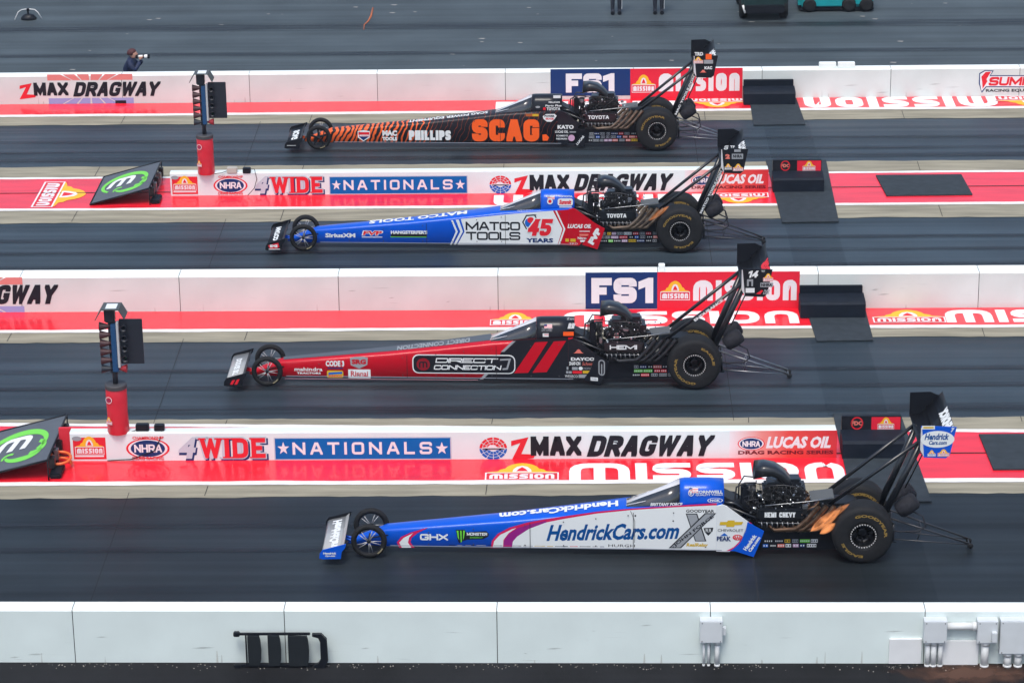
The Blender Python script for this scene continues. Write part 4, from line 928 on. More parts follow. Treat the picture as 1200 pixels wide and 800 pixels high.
def block(x0,x1,yf,hd,label,sign,back=.2):
    t=thing('start_block',label,'start line block',((x0+x1)/2,yf,.03))
    w=(x1-x0)/2
    b=MB(); b.prism([(-0.0,0),(0,.26),(.05,.30),(.5,.32),(.5,0)],-w,w,0,'x'); b.build('housing',mat("block_rubber",(.009,.014,.024),.6,spec=.15,noise=.25,nscale=5),t)
    b=MB(); b.bbox(-w+.02,w-.02,.5,.6,.22,hd,.008); b.build('sign_board',M_blk if sign else mat("block_rubber2",(.006,.010,.018),.6,spec=.15),t)
    if sign:
        W2=w-.035; y=.5
        D=Decal(); D.poly([(-W2,.315),(0,.315),(0,hd-.015),(-W2,hd-.015)],'ink',0); D.poly([(0,.315),(W2,.315),(W2,hd-.015),(0,hd-.015)],'bannerred',0)
        fn=lambda u,v,d:(u,y-d,v)
        D.build('sticker',fn,t)
        h=hd-.33
        lay([('ring','','red',{'L':1,'w':.2},[(-W2*.5-h*.45,.32),(-W2*.5+h*.45,.32+h)]),('text','FDC','salmon',{'L':1,'bold':.06},[(-W2*.5-h*.4,.32+h*.33),(-W2*.5+h*.4,.32+h*.68)]),
             ('mission','','',{'L':1,'bg':'bannerred'},[(W2*.5-h*.6,.325),(W2*.5+h*.6,.32+h*.97)])],fn,t)
    return t
block(3.97,5.19,66.75,.46,'dark blank block against the farthest white wall',False)
block(4.22,5.31,60.0-.05,.56,'dark block with a red and black sign on the upper red median',True)
block(4.23,5.46,52.1,.46,'dark blank block against the middle white wall',False)
block(4.43,5.47,45.25,.56,'dark block with a red and black sign behind the nearest dragster',True)

# ------------------------------------------------------------------ dragsters
def hw(x): return .14+.0336*(x+7.35) if x>-7.35 else .14+.12*(x+7.35)
KZ=[(-7.97,.11,.15,.05),(-7.9,.105,.19,.065),(-7.35,.1,.395,None),(-6.5,.1,.465,None),(-5.4,.1,.56,None),(-4.5,.1,.66,None),(-3.55,.1,.775,None),(-2.9,.09,.82,None),(-2.15,.085,.865,None)]
def ztop(x):
    for (a,b) in zip(KZ,KZ[1:]):
        if a[0]<=x<=b[0]: t=(x-a[0])/(b[0]-a[0]); return a[2]+(b[2]-a[2])*t
    return KZ[-1][2]
def body_mesh(mats):
    b=MB(); rings=[]
    for x,zb,zc,h in KZ:
        w=h if h else hw(x); r=min(.05,(zc-zb)*.3)
        half=[(w-.02,zb),(w,zb+.02),(w,zc-r),(w-.006,zc-r*.6),(w-r*.35,zc-r*.25),(w-r*.9,zc),(w*.3,zc+.010)]
        ring=[(x,-y,z) for y,z in half]+[(x,y,z) for y,z in half[::-1]]; rings.append(ring)
    b.loft(rings); return b
def spin(pts,y,th):  # rotate (x,z) pts by th
    c,s_=math.cos(th),math.sin(th); return [(x*c-z*s_,y,x*s_+z*c) for x,z in pts]
# shared meshes
def rear_tyre_mesh():
    b=MB(); Rr=.475; prof=[(.205,-.165),(.215,-.205),(.24,-.213),(.40,-.213),(.432,-.205),(.455,-.185),(.469,-.15),(Rr,-.09),(Rr+.002,0),(Rr,.09),(.469,.15),(.455,.185),(.432,.205),(.40,.213),(.24,.213),(.215,.205),(.205,.165)]
    b.lathe(prof,72); return b.mesh('tyre',M_tyre)
def rear_rim_mesh():
    b=MB(); b.lathe([(.205,-.165),(.197,-.20),(.186,-.20),(.18,-.17),(.16,-.06),(.09,-.02),(.085,-.06),(.05,-.075),(.0,-.075)],40,0)
    b.lathe([(.205,.165),(.197,.20),(.186,.20),(.16,.1),(.0,.08)],40,0)
    for k in range(8):
        a=2*math.pi*k/8; c_,s_=math.cos(a),math.sin(a); b.tube([(.07*c_,-.055,.07*s_),(.155*c_,-.09,.155*s_)],.008,6,0)
    return b.mesh('rim',mat("black_rim",(.01,.011,.014),.3,metal=.5))
def bolt_ring_mesh():
    b=MB()
    for k in range(30):
        a=2*math.pi*k/30; x,z=.193*math.cos(a),.193*math.sin(a); b.bbox(x-.009,x+.009,-.216,-.199,z-.009,z+.009,.002)
    return b.mesh('bead_bolts',mat("bolt_silver",(.45,.45,.45),.4))
def front_tyre_mesh():
    b=MB(); b.lathe([(.205,-.025),(.215,-.042),(.235,-.048),(.262,-.042),(.277,-.025),(.281,0),(.277,.025),(.262,.042),(.235,.048),(.215,.042),(.205,.025),(.205,-.025)],64); return b.mesh('tyre',M_tyre)
def front_rim_mesh():
    b=MB(); b.lathe([(.207,-.028),(.2,-.03),(.193,-.02),(.193,.02),(.2,.03),(.207,.028)],56); return b.mesh('rim',M_blk)
def hub_mesh():
    b=MB(); b.lathe([(0,-.05),(.018,-.05),(.03,-.035),(.036,0),(.03,.035),(0,.04)],20); return b.mesh('hub',M_blk)
def spoke_mesh():
    b=MB(); b.tube([(.03,-.03,0),(.1,-.028,.004),(.196,-.018,.0)],[.009,.0065,.0055],6); return b.mesh('spoke',mat('spoke_silver',(.42,.42,.43),.35,metal=.3))
SH={}
def shared(k,fn):
    if k not in SH: SH[k]=fn()
    return SH[k]
def arc_text(txt,r0,r1,a_mid,span,y,parent,c='tyreyellow'):
    D=Decal(); vs,fs=font_polys(txt,.05)
    pts=[]
    for u,v in vs:
        a=R(a_mid+span/2-span*u); r=r0+(r1-r0)*v; pts.append((r*math.cos(a),r*math.sin(a)))
    D.polys(pts,fs,c,0); D.build('lettering',lambda u,v,d:(u,y-d,v),parent)
def flame_mat(hot=True):
    key='flame%d'%hot
    if key in MC: return MC[key]
    m=bpy.data.materials.new("header_flame"); m.use_nodes=True; nt=m.node_tree; nt.nodes.clear()
    out=nt.nodes.new("ShaderNodeOutputMaterial"); mx=nt.nodes.new("ShaderNodeMixShader"); tr=nt.nodes.new("ShaderNodeBsdfTransparent"); em=nt.nodes.new("ShaderNodeEmission")
    em.inputs[0].default_value=(1,.36,.13,1); em.inputs[1].default_value=1.0
    tc=nt.nodes.new("ShaderNodeTexCoord"); nz=nt.nodes.new("ShaderNodeTexNoise"); nz.inputs["Scale"].default_value=8; nz.inputs["Detail"].default_value=3
    nt.links.new(tc.outputs["Object"],nz.inputs["Vector"]); lw=nt.nodes.new("ShaderNodeLayerWeight"); lw.inputs[0].default_value=.35
    inv=nt.nodes.new("ShaderNodeMath"); inv.operation='SUBTRACT'; inv.inputs[0].default_value=1.; nt.links.new(lw.outputs["Facing"],inv.inputs[1])
    pw=nt.nodes.new("ShaderNodeMath"); pw.operation='POWER'; pw.inputs[1].default_value=2.2; nt.links.new(inv.outputs[0],pw.inputs[0])
    mr=nt.nodes.new("ShaderNodeMapRange"); mr.inputs[1].default_value=.3; mr.inputs[2].default_value=.75; mr.inputs[3].default_value=.15; mr.inputs[4].default_value=.75 if hot else .25; nt.links.new(nz.outputs[0],mr.inputs[0])
    mu=nt.nodes.new("ShaderNodeMath"); mu.operation='MULTIPLY'; nt.links.new(pw.outputs[0],mu.inputs[0]); nt.links.new(mr.outputs[0],mu.inputs[1])
    nt.links.new(mu.outputs[0],mx.inputs[0]); nt.links.new(tr.outputs[0],mx.inputs[1]); nt.links.new(em.outputs[0],mx.inputs[2]); nt.links.new(mx.outputs[0],out.inputs[0])
    MC[key]=m; return m
def tiger():
    m=bpy.data.materials.new("tiger_stripe_wrap"); m.use_nodes=True; nt=m.node_tree; b=nt.nodes["Principled BSDF"]; b.inputs["Roughness"].default_value=.4; b.inputs["Coat Weight"].default_value=.05; b.inputs["Specular IOR Level"].default_value=.25
    tc=nt.nodes.new("ShaderNodeTexCoord"); mp=nt.nodes.new("ShaderNodeMapping"); mp.inputs["Rotation"].default_value=(0,R(-28),0); mp.inputs["Scale"].default_value=(1,1,.8)
    wv=nt.nodes.new("ShaderNodeTexWave"); wv.bands_direction='X'; wv.inputs["Scale"].default_value=3.2; wv.inputs["Distortion"].default_value=5.5; wv.inputs["Detail"].default_value=2; wv.inputs["Detail Scale"].default_value=1.3
    nt.links.new(tc.outputs["Object"],mp.inputs[0]); nt.links.new(mp.outputs[0],wv.inputs["Vector"])
    sp=nt.nodes.new("ShaderNodeSeparateXYZ"); nt.links.new(tc.outputs["Object"],sp.inputs[0])
    mr=nt.nodes.new("ShaderNodeMapRange"); mr.inputs[1].default_value=-6.6; mr.inputs[2].default_value=-5.0; mr.inputs[3].default_value=0; mr.inputs[4].default_value=.62; nt.links.new(sp.outputs[0],mr.inputs[0])
    sb=nt.nodes.new("ShaderNodeMath"); sb.operation='SUBTRACT'; nt.links.new(wv.outputs["Fac"],sb.inputs[0]); nt.links.new(mr.outputs[0],sb.inputs[1])
    rp=nt.nodes.new("ShaderNodeValToRGB"); rp.color_ramp.elements[0].position=.36; rp.color_ramp.elements[0].color=(.012,.014,.02,1); rp.color_ramp.elements[1].position=.41; rp.color_ramp.elements[1].color=(.8,.13,.03,1)
    nt.links.new(sb.outputs[0],rp.inputs[0]); nt.links.new(rp.outputs[0],b.inputs["Base Color"]); return m

PAL['tyrepale']=(.45,.4,.25)
def dragster(n, loc, label, paint, nosewing, panel, epmat, canopy_m, topcol, flapmat, rot):
    car=thing('dragster',label,'dragster',loc,0,'dragsters launching side by side')
    P=lambda b,nm,m,par=None: b.build(nm,m,par or car)
    # body
    body=P(body_mesh(paint),'body',paint); me=body.data
    side0=lambda u,v,d:(u,-(hw(u)+d),v)
    side=lambda u,v,d:(u,-(hw(u)+d+(.009 if u>-2.235 else 0)),v)
    for it_ in S['SIDE%d'%n]:
        on_panel=all(not isinstance(p,tuple) or p[0]>-2.25 for p in it_[4])
        if it_[0]=='poly': it_=(it_[0],it_[1],it_[2],it_[3],[(min(p[0],-2.236),p[1]) if not on_panel else p for p in it_[4]])
        lay([it_],side if on_panel else side0,body)
    # highlight along the bottom rail, painted as a pale line
    b=MB(); b.add([side(-7.3,.118,.004),side(-2.15,.10,.004),side(-2.15,.112,.004),side(-7.3,.13,.004)],[(0,1,2,3)]); b.build('rail_glint',mat('rail_highlight',(.3,.33,.38),.3),body)
    # panel seams
    for x in (-5.12,-3.52):
        b=MB(); w=.004; b.add([side(x-w,.1,.016),side(x+w,.1,.016),side(x+w,ztop(x)-.05,.016),side(x-w,ztop(x)-.05,.016)],[(0,1,2,3)]); b.build('panel_gap',M_seam,body)
    b=MB(); rnd=random.Random(n)
    for x in (-6.7,-6.0,-5.2,-4.6,-4.1,-3.6,-2.9,-2.4):
        for z in (.16,ztop(x)-.09):
            b.lathe([(0,-.004),(.009,-.003),(.011,0)],8,0,c=(x,-(hw(x)+.018),z))
    b.build('fastener',mat("fastener",(.08,.08,.09),.4,metal=.6),body)
    # rear side panels that carry the flank stickers
    for s in (-1,1):
        poly=[(-2.235,.845),(-2.15,.868),(-2.08,.84),(-1.73,.57),(-1.77,.50),(-1.83,.34),(-1.93,.18),(-2.03,.08),(-2.235,.082)]
        b=MB(); v=[(x,s*(hw(x)+.0095),z) for x,z in poly]+[(x,s*(hw(x)-.02),z) for x,z in poly]; k=len(poly)
        b.add(v,[tuple(range(k)),tuple(range(2*k-1,k-1,-1))]+[(i,i+k,(i+1)%k+k,(i+1)%k) for i in range(k)])
        pnl=P(b,'side_panel',panel)
        if s<0: lay(S['FLANK%d'%n],side,pnl)
    # burst panels flaring out behind the side panels
    for s in (-1,1):
        poly=[(-1.76,.60),(-1.51,.47),(-1.56,.30),(-1.66,.02),(-1.97,.10),(-1.86,.26),(-1.79,.44)]
        if n in (1,): poly=[(-1.72,.30),(-1.60,.34),(-1.62,.05),(-1.86,.06)]
        off=lambda x:.33+max(0,(x+1.97))*.22
        b=MB(); k=len(poly); v=[(x,s*off(x),z) for x,z in poly]+[(x,s*(off(x)-.02),z) for x,z in poly]
        b.add(v,[tuple(range(k)),tuple(range(2*k-1,k-1,-1))]+[(i,i+k,(i+1)%k+k,(i+1)%k) for i in range(k)])
        fl=P(b,'side_deflector',flapmat)
        if s<0:
            fn=lambda u,v,d:(u,-(off(u)+d),v)
            if n==4: lay([('text','Hendrick','carwhite',{'L':1,'bold':.05,'along':1},[(-1.80,.13),(-1.64,.40),5]),('text','Cars.com','carwhite',{'L':1,'bold':.05,'along':1},[(-1.73,.11),(-1.58,.37),4])],fn,fl)
            if n==3: lay([('rrect','','grey',{'L':1,'r':.5},[(-1.70,.20),(-1.585,.50)]),('rrect','','ink',{'L':2,'r':.5},[(-1.68,.22),(-1.605,.48)]),('rrect','','grey',{'L':3,'r':.4},[(-1.652,.20),(-1.632,.42)]),('rect','','carwhite',{'L':1},[(-1.84,.09),(-1.71,.155)]),('text','Dodge','ink',{'L':3},[(-1.82,.105),(-1.73,.14)])],fn,fl)
            if n==2: lay([('text','FVP','carwhite',{'L':1,'bold':.08,'along':1},[(-1.80,.13),(-1.62,.46),10])],fn,fl)
            if n==1: lay([('text','LUCAS','carwhite',{'L':1,'bold':.05,'along':1},[(-1.80,.09),(-1.64,.3),4])],fn,fl)
    # cockpit canopy and windscreen
    def sec(x,zb,zt,wb,wt):
        h=zt-zb; half=[(wb,zb),(wb-.006,zb+h*.15),(wb-.02,zb+h*.62),(wt+.03,zb+h*.8),(wt*.75,zb+h*.94),(wt*.35,zt)]
        return [(x,-y,z) for y,z in half]+[(x,y,z) for y,z in half[::-1]]
    b=MB(); b.loft([sec(-2.80,.80,1.155,.235,.15),sec(-2.72,.81,1.165,.24,.16),sec(-2.4,.83,1.165,.24,.16),sec(-2.12,.84,1.155,.235,.15)]); cn=P(b,'canopy',canopy_m)
    lay(S['COWL%d'%n],lambda u,v,d:(u,-(.2425 + d +.012*(0)),v),cn)
    if n in(2,3,4):
        b=MB();D=Decal()
        D.poly([(-2.66,1.03),(-2.66,1.10),(-2.52,1.10),(-2.52,1.03)],'carwhite',0)
        for k in range(3): D.poly([(-2.66,1.035+k*.022),(-2.66,1.045+k*.022),(-2.52,1.045+k*.022),(-2.52,1.035+k*.022)],'red',1)
        D.poly([(-2.66,1.07),(-2.66,1.10),(-2.61,1.10),(-2.61,1.07)],'navy',2)
        D.build('flag_sticker',lambda u,v,d:(u,-(.222-(v-1.03)*.55+d+.004),v),cn)
    b=MB(); b.loft([sec(-3.62,.765,.79,.17,.07),sec(-3.3,.79,.93,.205,.085),sec(-3.0,.80,1.06,.225,.11),sec(-2.803,.805,1.153,.233,.148)])
    nn_=12
    for q_ in range(3*nn_):
        if q_%nn_ in (4,5,6): b.m[q_]=1  # upper facets coloured pale as if reflecting the sky
    ws=P(b,'windscreen',[M_glass,M_sheentrim])
    b=MB(); b.tube([(-3.63,-.14,.79),(-3.3,-.165,.875),(-3.0,-.19,.95),(-2.80,-.205,1.02)],.008,6)
    b.build('screen_frame',M_sheentrim,ws)
    # lettering on the top deck, read from the other side
    tops={4:('HendrickCars.com','carwhite',-5.6,-3.75,.04),3:('DIRECT CONNECTION','grey',-5.3,-4.0,.03),2:('MATCO TOOLS','carwhite',-6.3,-4.3,.04),1:('SCAG POWER EQUIPMENT','carwhite',-5.6,-3.8,.03)}
    tx,tc_,xa,xb,bo=tops[n]; vs,fs=font_polys(tx,bo); D=Decal()
    D.polys([(xb-(xb-xa)*u,(.11-.22*v)) for u,v in vs],fs,tc_,0)
    D.build('lettering',lambda u,v,d:(u,v,ztop(u)+.010+d+.004),body)
    if n in(3,):
        b=MB(); xs=[-7.35,-6.5,-5.4,-4.5,-3.62]
        v=[]; 
        for x in xs: v+=[(x,-hw(x)*.45,ztop(x)+.0125),(x,hw(x)-.055,ztop(x)+.0125)]
        b.add(v,[(2*i,2*i+1,2*i+3,2*i+2) for i in range(len(xs)-1)]); b.build('top_stripe',mat('grey_deck_paint',(.07,.073,.08),.35,coat=.2),body)
    # chassis
    ch=MB()
    ch.prism([(-2.13,.09),(-2.13,.5),(-1.7,.42),(-.5,.40),(-.1,.34),(-.1,.12),(-.6,.09)],-.27,.27); cho=P(ch,'belly_pan',M_blk)
    b=MB()
    for s in (-1,1):
        y=s*.27
        b.tube([(-2.14,y,.85),(-1.7,y,.66),(-1.2,y,.50),(.35,y,.47)],.02,8)
        b.tube([(-2.14,y,.80),(-1.55,y,.62)],.016,6)
        b.tube([(-.6,y,.5),(.1,y*.9,.72),(.5,y*.9,.5)],.02,8); b.tube([(.5,y*.9,.5),(.5,y*.9,.2)],.018,6)
        b.tube([(-2.13,s*.2,.86),(-1.95,s*.2,.84),(-1.75,s*.2,.70)],.03,8)
        b.tube([(-.1,y,.2),(.55,y*.9,.2)],.018,6)
    for x in (-1.95,-.4,.3): b.tube([(x,-.27,.5),(x,.27,.5)],.018,6)
    P(b,'chassis_rail',M_gblk)
    # black shoulder fairing behind the cockpit
    b=MB(); b.prism([(-2.12,.95),(-2.12,.80),(-1.62,.55),(-1.5,.55),(-1.6,.66)],-.17,.17); P(b,'roll_cage_cover',M_carbon)
    # small sponsor stickers on the lower panel
    rnd=random.Random(n*7); cols=['grey','grey','carwhite','salmon','gold','navy','pinkish','red','grey','blue','ink','green']
    x0,x1,rows={4:(-1.52,-.75,2),3:(-1.1,-.42,3),2:(-1.6,-.52,3),1:(-1.55,-.45,3)}[n]
    for r_ in range(rows):
        x=x0+rnd.uniform(0,.05)
        while x<x1:
            w=rnd.uniform(.07,.16); z=.13+r_*.078; c=rnd.choice(cols)
            D=Decal(); D.poly([(x,z),(x+w,z),(x+w,z+.056),(x,z+.056)],c,0); cc='ink' if c in('grey','carwhite','gold') else 'carwhite'
            k=max(1,int(w/.03)); 
            for i in range(k):
                xx=x+w*(i+.25)/k; D.poly([(xx,z+.015),(xx+w*.5/k,z+.015),(xx+w*.5/k,z+.04),(xx,z+.04)],cc,1)
            D.build('sponsor_sticker',lambda u,v,d:(u,-.272-d,v),cho); x+=w+rnd.uniform(.012,.04)
    # engine
    eng=MB(); eng.bbox(-1.62,-.82,-.17,.17,.34,.62,.02); en=P(eng,'engine_block',M_dmetal)
    for s in (-1,1):
        b=MB(); b.bbox(-1.60,-.92,s*.345-.05,s*.345+.01 if s<0 else s*.345+.05,.64,.83,.025) if s<0 else b.bbox(-1.60,-.92,.295,.355,.64,.83,.025)
        b.bbox(-1.56,-.88,min(s*.12,s*.30),max(s*.12,s*.30),.55,.80,.02); b.bbox(-1.60,-.85,min(s*.17,s*.29),max(s*.17,s*.29),.40,.56,.02)
        vc=P(b,'valve_cover',M_gblk)
        if s<0: 
            yv=.3965
            lay([(k_,t_,c_,o_,[(min(max(p[0],-1.58),-.94),.69+ (.085 if i==0 else 0)) for i,p in enumerate(q_)]) for k_,t_,c_,o_,q_ in S['VALVE%d'%n]],lambda u,v,d:(u,-yv-d,v),vc)
    b=MB(); b.bbox(-1.52,-.86,-.16,.16,.84,1.08,.03)
    for i in range(9): x=-1.49+i*.075; b.box(x,x+.022,-.175,.175,.86,1.06)
    sup=P(b,'supercharger',M_dmetal)
    b=MB(); b.bbox(-1.46,-.92,-.13,.13,1.08,1.15,.015); b.bbox(-1.30,-.95,-.11,.11,1.15,1.20,.01)
    for i in range(8):
        x=-1.42+i*.065; b.tube([(x,-.15,1.12),(x,-.19,1.04),(x+.02,-.2,.9)],.007,6)
    P(b,'fuel_injector',M_gblk)
    # injector scoop
    def rr(x,z,hw_,hh,tilt):
        pts=[]
        for k in range(16):
            a=2*math.pi*k/16; cy,cz=math.cos(a),math.sin(a); sg=lambda q:(abs(q)**.6)*(1 if q>0 else -1)
            pts.append((x+sg(cz)*hh*math.sin(tilt),sg(cy)*hw_,z+sg(cz)*hh*math.cos(tilt)))
        return pts
    b=MB(); b.loft([rr(-1.58,1.325,.13,.06,.1),rr(-1.64,1.32,.18,.105,.12),rr(-1.655,1.32,.19,.12,.12),rr(-1.5,1.345,.19,.105,.12),rr(-1.36,1.33,.18,.09,.4),rr(-1.24,1.265,.165,.075,.75),rr(-1.15,1.17,.15,.07,1.05),rr(-1.10,1.06,.145,.07,1.3)],0,True,True); sco=P(b,'intake_scoop',mat("scoop_carbon",(.011,.013,.017),.3,coat=.35))
    b=MB(); b.tube([(-1.63,-.19,1.22),(-1.62,-.17,1.16),(-1.45,-.16,1.12)],.008,6); b.tube([(-1.45,-.2,1.26),(-1.3,-.19,1.2),(-1.2,-.17,1.12)],.006,6); b.build('scoop_stay',M_dmetal,sco)
    # belt drive at the front of the engine
    b=MB(); b.bbox(-1.72,-1.63,-.09,.09,.42,1.05,.02)
    for z,r_ in ((.48,.09),(.74,.07),(.98,.10)): b.lathe([(0,-1.75),(r_,-1.75),(r_,-1.62),(0,-1.62)],24,0,axis='x',c=(0,0,z),smooth=False)
    b.tube([(-1.70,-.12,1.12),(-1.70,-.12,1.0),(-1.72,-.15,.6)],.018,8); P(b,'blower_drive',M_dmetal)
    b=MB(); b.bbox(-1.86,-1.74,-.16,-.02,.66,1.12,.03); b.bbox(-1.84,-1.76,.03,.13,.55,.92,.02); P(b,'fuel_tank',M_blk)
    # hoses and fuel lines
    b=MB()
    b.tube([(-1.62,-.17,1.17),(-1.8,-.17,1.17),(-1.93,-.17,1.10),(-1.95,-.17,.9),(-1.99,-.17,.78),(-2.1,-.17,.72)],.014,8)
    b.tube([(-1.62,.05,1.17),(-1.8,.05,1.19),(-1.88,.05,1.05),(-1.88,.05,.8)],.012,8)
    b.tube([(-1.5,-.2,1.13),(-1.2,-.22,1.15),(-.95,-.2,1.1),(-.82,-.2,.95)],.011,8)
    for i in range(70):
        x=rnd.uniform(-1.7,-.95); z=rnd.uniform(.6,1.1); y=rnd.uniform(-.33,-.12)
        b.tube([(x,y,z),(x+rnd.uniform(-.1,.1),y-rnd.uniform(0,.06),z+rnd.uniform(-.12,.12)),(x+rnd.uniform(-.22,.25),y,z+rnd.uniform(-.2,.14))],rnd.choice((.005,.008)),6)
    P(b,'hose',mat("braided_hose",(.03,.031,.034),.4,metal=.3))
    b=MB()
    for i in range(9): 
        x=-1.55+i*.08; b.tube([(x,-.36,.60),(x+.01,-.38,.56),(x+.01,-.37,.51)],.010,6)
    b.tube([(-1.5,-.36,.87),(-1.2,-.34,.89),(-.8,-.34,.93),(-.45,-.32,.98)],.009,6); b.tube([(-1.6,-.35,.585),(-.7,-.36,.56),(-.3,-.38,.60)],.007,6)
    for i in range(60):
        x=rnd.uniform(-1.72,-.55); z=rnd.uniform(.5,1.2); y=-rnd.uniform(.2,.36); q_=rnd.uniform(.004,.013); b.bbox(x-q_,x+q_,y-q_,y+q_,z-q_,z+q_,.002)
    P(b,'fitting',M_steel)
    for i in range(10):
        x=rnd.uniform(-1.68,-.72); z=rnd.uniform(.5,1.08); a_=rnd.uniform(.02,.05); c_=rnd.uniform(.02,.05); y=-rnd.uniform(.16,.30)
        b=MB(); b.bbox(x-a_,x+a_,y-.04,y+.04,z-c_,z+c_,.008); P(b,'bracket',rnd.choice((M_dmetal,M_gblk,M_dmetal,M_steel)) if i<9 else M_chrome)
    b=MB()
    for i in range(16):
        x=rnd.uniform(-1.7,-.7); z=rnd.uniform(.5,1.15); q_=rnd.uniform(.010,.02); b.tube([(x,-.30,z),(x+rnd.uniform(-.03,.03),-.37,z+rnd.uniform(-.02,.02))],q_,8)
    ck=P(b,'clamp',M_chrome); ck['kind']='stuff'
    # exhaust headers sweeping up and back
    for s in (-1,1):
        for i in range(4):
            b=MB(); x=-1.42+i*.18
            b.tube([(x,s*.29,.50),(x+.08,s*.37,.46),(-1.02+i*.12,s*.42,.50),(-.86+i*.12,s*.45,.66),((-.68 if s<0 else -.78)+i*.12,s*.47,.90 if s<0 else .74)],[.03,.034,.036,.038,.04],10,0,False); P(b,'exhaust_pipe',{1:M_header2,2:M_header2,3:M_dmetal,4:M_header}[n])
    if n in (2,4):
        for (c0,c1,r_,hot) in (((-.80,-.50,.50),(-.36,-.56,.88),.085,True),((-.66,-.53,.47),(-.42,-.56,.66),.06,True),((-.62,-.50,.66),(-.22,-.55,.98),.05,False)):
            if n==2 and hot: continue
            A=Vector(c0); B_=Vector(c1); b=MB(); pts=[A.lerp(B_,k/8) for k in range(9)]
            b.tube(pts,[r_*(.05+math.sin(math.pi*(k+.15)/8.3)**.8) if 0<k<8 else r_*.03 for k in range(9)],14,0,False); P(b,'header_flame',flame_mat(hot))
    # clutch cover, engine plate, deck
    b=MB(); b.lathe([(0,-.80),(.2,-.80),(.24,-.72),(.24,-.45),(.17,-.35),(.0,-.35)],28,0,axis='x',c=(0,0,.42)); P(b,'clutch_can',M_dmetal)
    b=MB(); b.add([(-.78,-.19,.86),(-.42,-.19,.905),(-.42,.19,.905),(-.78,.19,.86),(-.78,-.19,.875),(-.42,-.19,.92),(-.42,.19,.92),(-.78,.19,.875)],[(0,3,2,1),(4,5,6,7),(0,1,5,4),(1,2,6,5),(2,3,7,6),(3,0,4,7)]); P(b,'wing_mount_plate',mat('plate_grey',(.09,.095,.095),.55))
    b=MB(); b.tube([(0,-.42,.47),(0,.42,.47)],.075,16); b.lathe([(0,-.16),(.16,-.14),(.19,0),(.16,.14),(0,.16)],24,0,c=(0,0,.47)); P(b,'rear_axle',M_dmetal)
    # added black masses standing in for the dark space between engine and axle
    b=MB(); b.bbox(-.62,-.05,-.21,.21,.30,.82,.04); P(b,'dark_filler',M_carbon)
    b=MB(); b.prism([(-.95,.38),(-.85,.50),(-.62,.60),(-.45,.76),(-.1,.80),(.1,.6),(.1,.15),(-.36,.12),(-.40,.36)],-.345,-.22); b.prism([(-1.0,.12),(-1.0,.40),(-.45,.6),(.1,.6),(.1,.15)],.22,.345); P(b,'dark_filler_side',M_blk)
    # rear wheels
    for s in (-1,1):
        w=bpy.data.objects.new('rear_wheel',None); col.objects.link(w); w.parent=car; w.location=(0,s*.42,.467); w.empty_display_size=.2
        if s>0: pass
        link('tyre',shared('rt',rear_tyre_mesh),w); link('rim',shared('rr',rear_rim_mesh),w)
        bb_=link('bead_bolts',shared('bb',bolt_ring_mesh),w); bb_['kind']='stuff'
        a=rot+(15 if s>0 else 0)
        arc_text('GOODYEAR',.318,.365,a,118,-.214,w); arc_text('EAGLE',.318,.36,a+180,70,-.214,w)
        if s>0 : arc_text('GOODYEAR',.318,.365,95,90,-.2145,w)
    # front wheels
    for s in (-1,1):
        w=bpy.data.objects.new('front_wheel',None); col.objects.link(w); w.parent=car; w.location=(-7.62,s*.31,.281); w.empty_display_size=.2; 
        link('tyre',shared('ft',front_tyre_mesh),w); link('rim',shared('fr',front_rim_mesh),w); link('hub',shared('fh',hub_mesh),w)
        if n!=1 or s>0:
            for k in range(10):
                link('spoke',shared('sp',spoke_mesh),w,None,(0,R(k*36+(9 if k%2 else -9)+n*7),0))
        else:
            b=MB(); 
            for k in range(5):
                a=R(72*k+20); b.prism([(.03*math.cos(a-.5),.03*math.sin(a-.5)),(.196*math.cos(a-.12),.196*math.sin(a-.12)),(.196*math.cos(a+.12),.196*math.sin(a+.12)),(.03*math.cos(a+.5),.03*math.sin(a+.5))],-.02,.01)
            b.build('spoke',M_blk,w)
        arc_text('GOODYEAR',.226,.246,-78+n*9,30,-.0485,w,'tyrepale')
    b=MB(); b.tube([(-7.62,-.29,.281),(-7.62,.29,.281)],.018,8); b.tube([(-7.62,-.25,.3),(-7.3,-.12,.3)],.012,6); b.tube([(-7.62,.25,.3),(-7.3,.12,.3)],.012,6); P(b,'front_axle',M_dmetal)
    # front wing
    b=MB(); rings=[]
    for y in (-.61,.61):
        prof=[(-8.335,.205),(-8.31,.228),(-8.24,.248),(-8.12,.272),(-8.03,.298),(-8.03,.288),(-8.12,.252),(-8.24,.215),(-8.31,.196)]
        rings.append([(x,y,z) for x,z in prof])
    b.loft(rings,0,True); fwg=P(b,'front_wing',nosewing)
    b=MB(); b.tube([(-8.15,-.05,.24),(-7.9,-.05,.17),(-7.7,-.07,.2)],.02,6); b.tube([(-8.15,.05,.24),(-7.9,.05,.17),(-7.7,.07,.2)],.02,6); b.build('wing_stay',paint,fwg)
    b=MB(); b.add([(-8.03,-.6,.30),(-8.03,.6,.30),(-7.98,.6,.345),(-7.98,-.6,.345)],[(0,1,2,3)]); b.add([(-8.035,-.6,.302),(-8.035,.6,.302),(-7.985,.6,.348),(-7.985,-.6,.348)],[(0,1,2,3)]); b.build('flap',M_carbon if n!=4 else nosewing,fwg)
    for s in (-1,1):
        poly=[(-8.37,.13),(-8.36,.21),(-8.32,.27),(-7.95,.37),(-7.97,.30),(-8.02,.24),(-8.04,.12),(-8.32,.115)]
        y=s*.62; b=MB(); b.prism(poly,y-.008,y+.008); b.build('endplate',epmat if s<0 else M_blk,fwg)
    fep=lambda u,v,d:(u,-.6285-d,v)
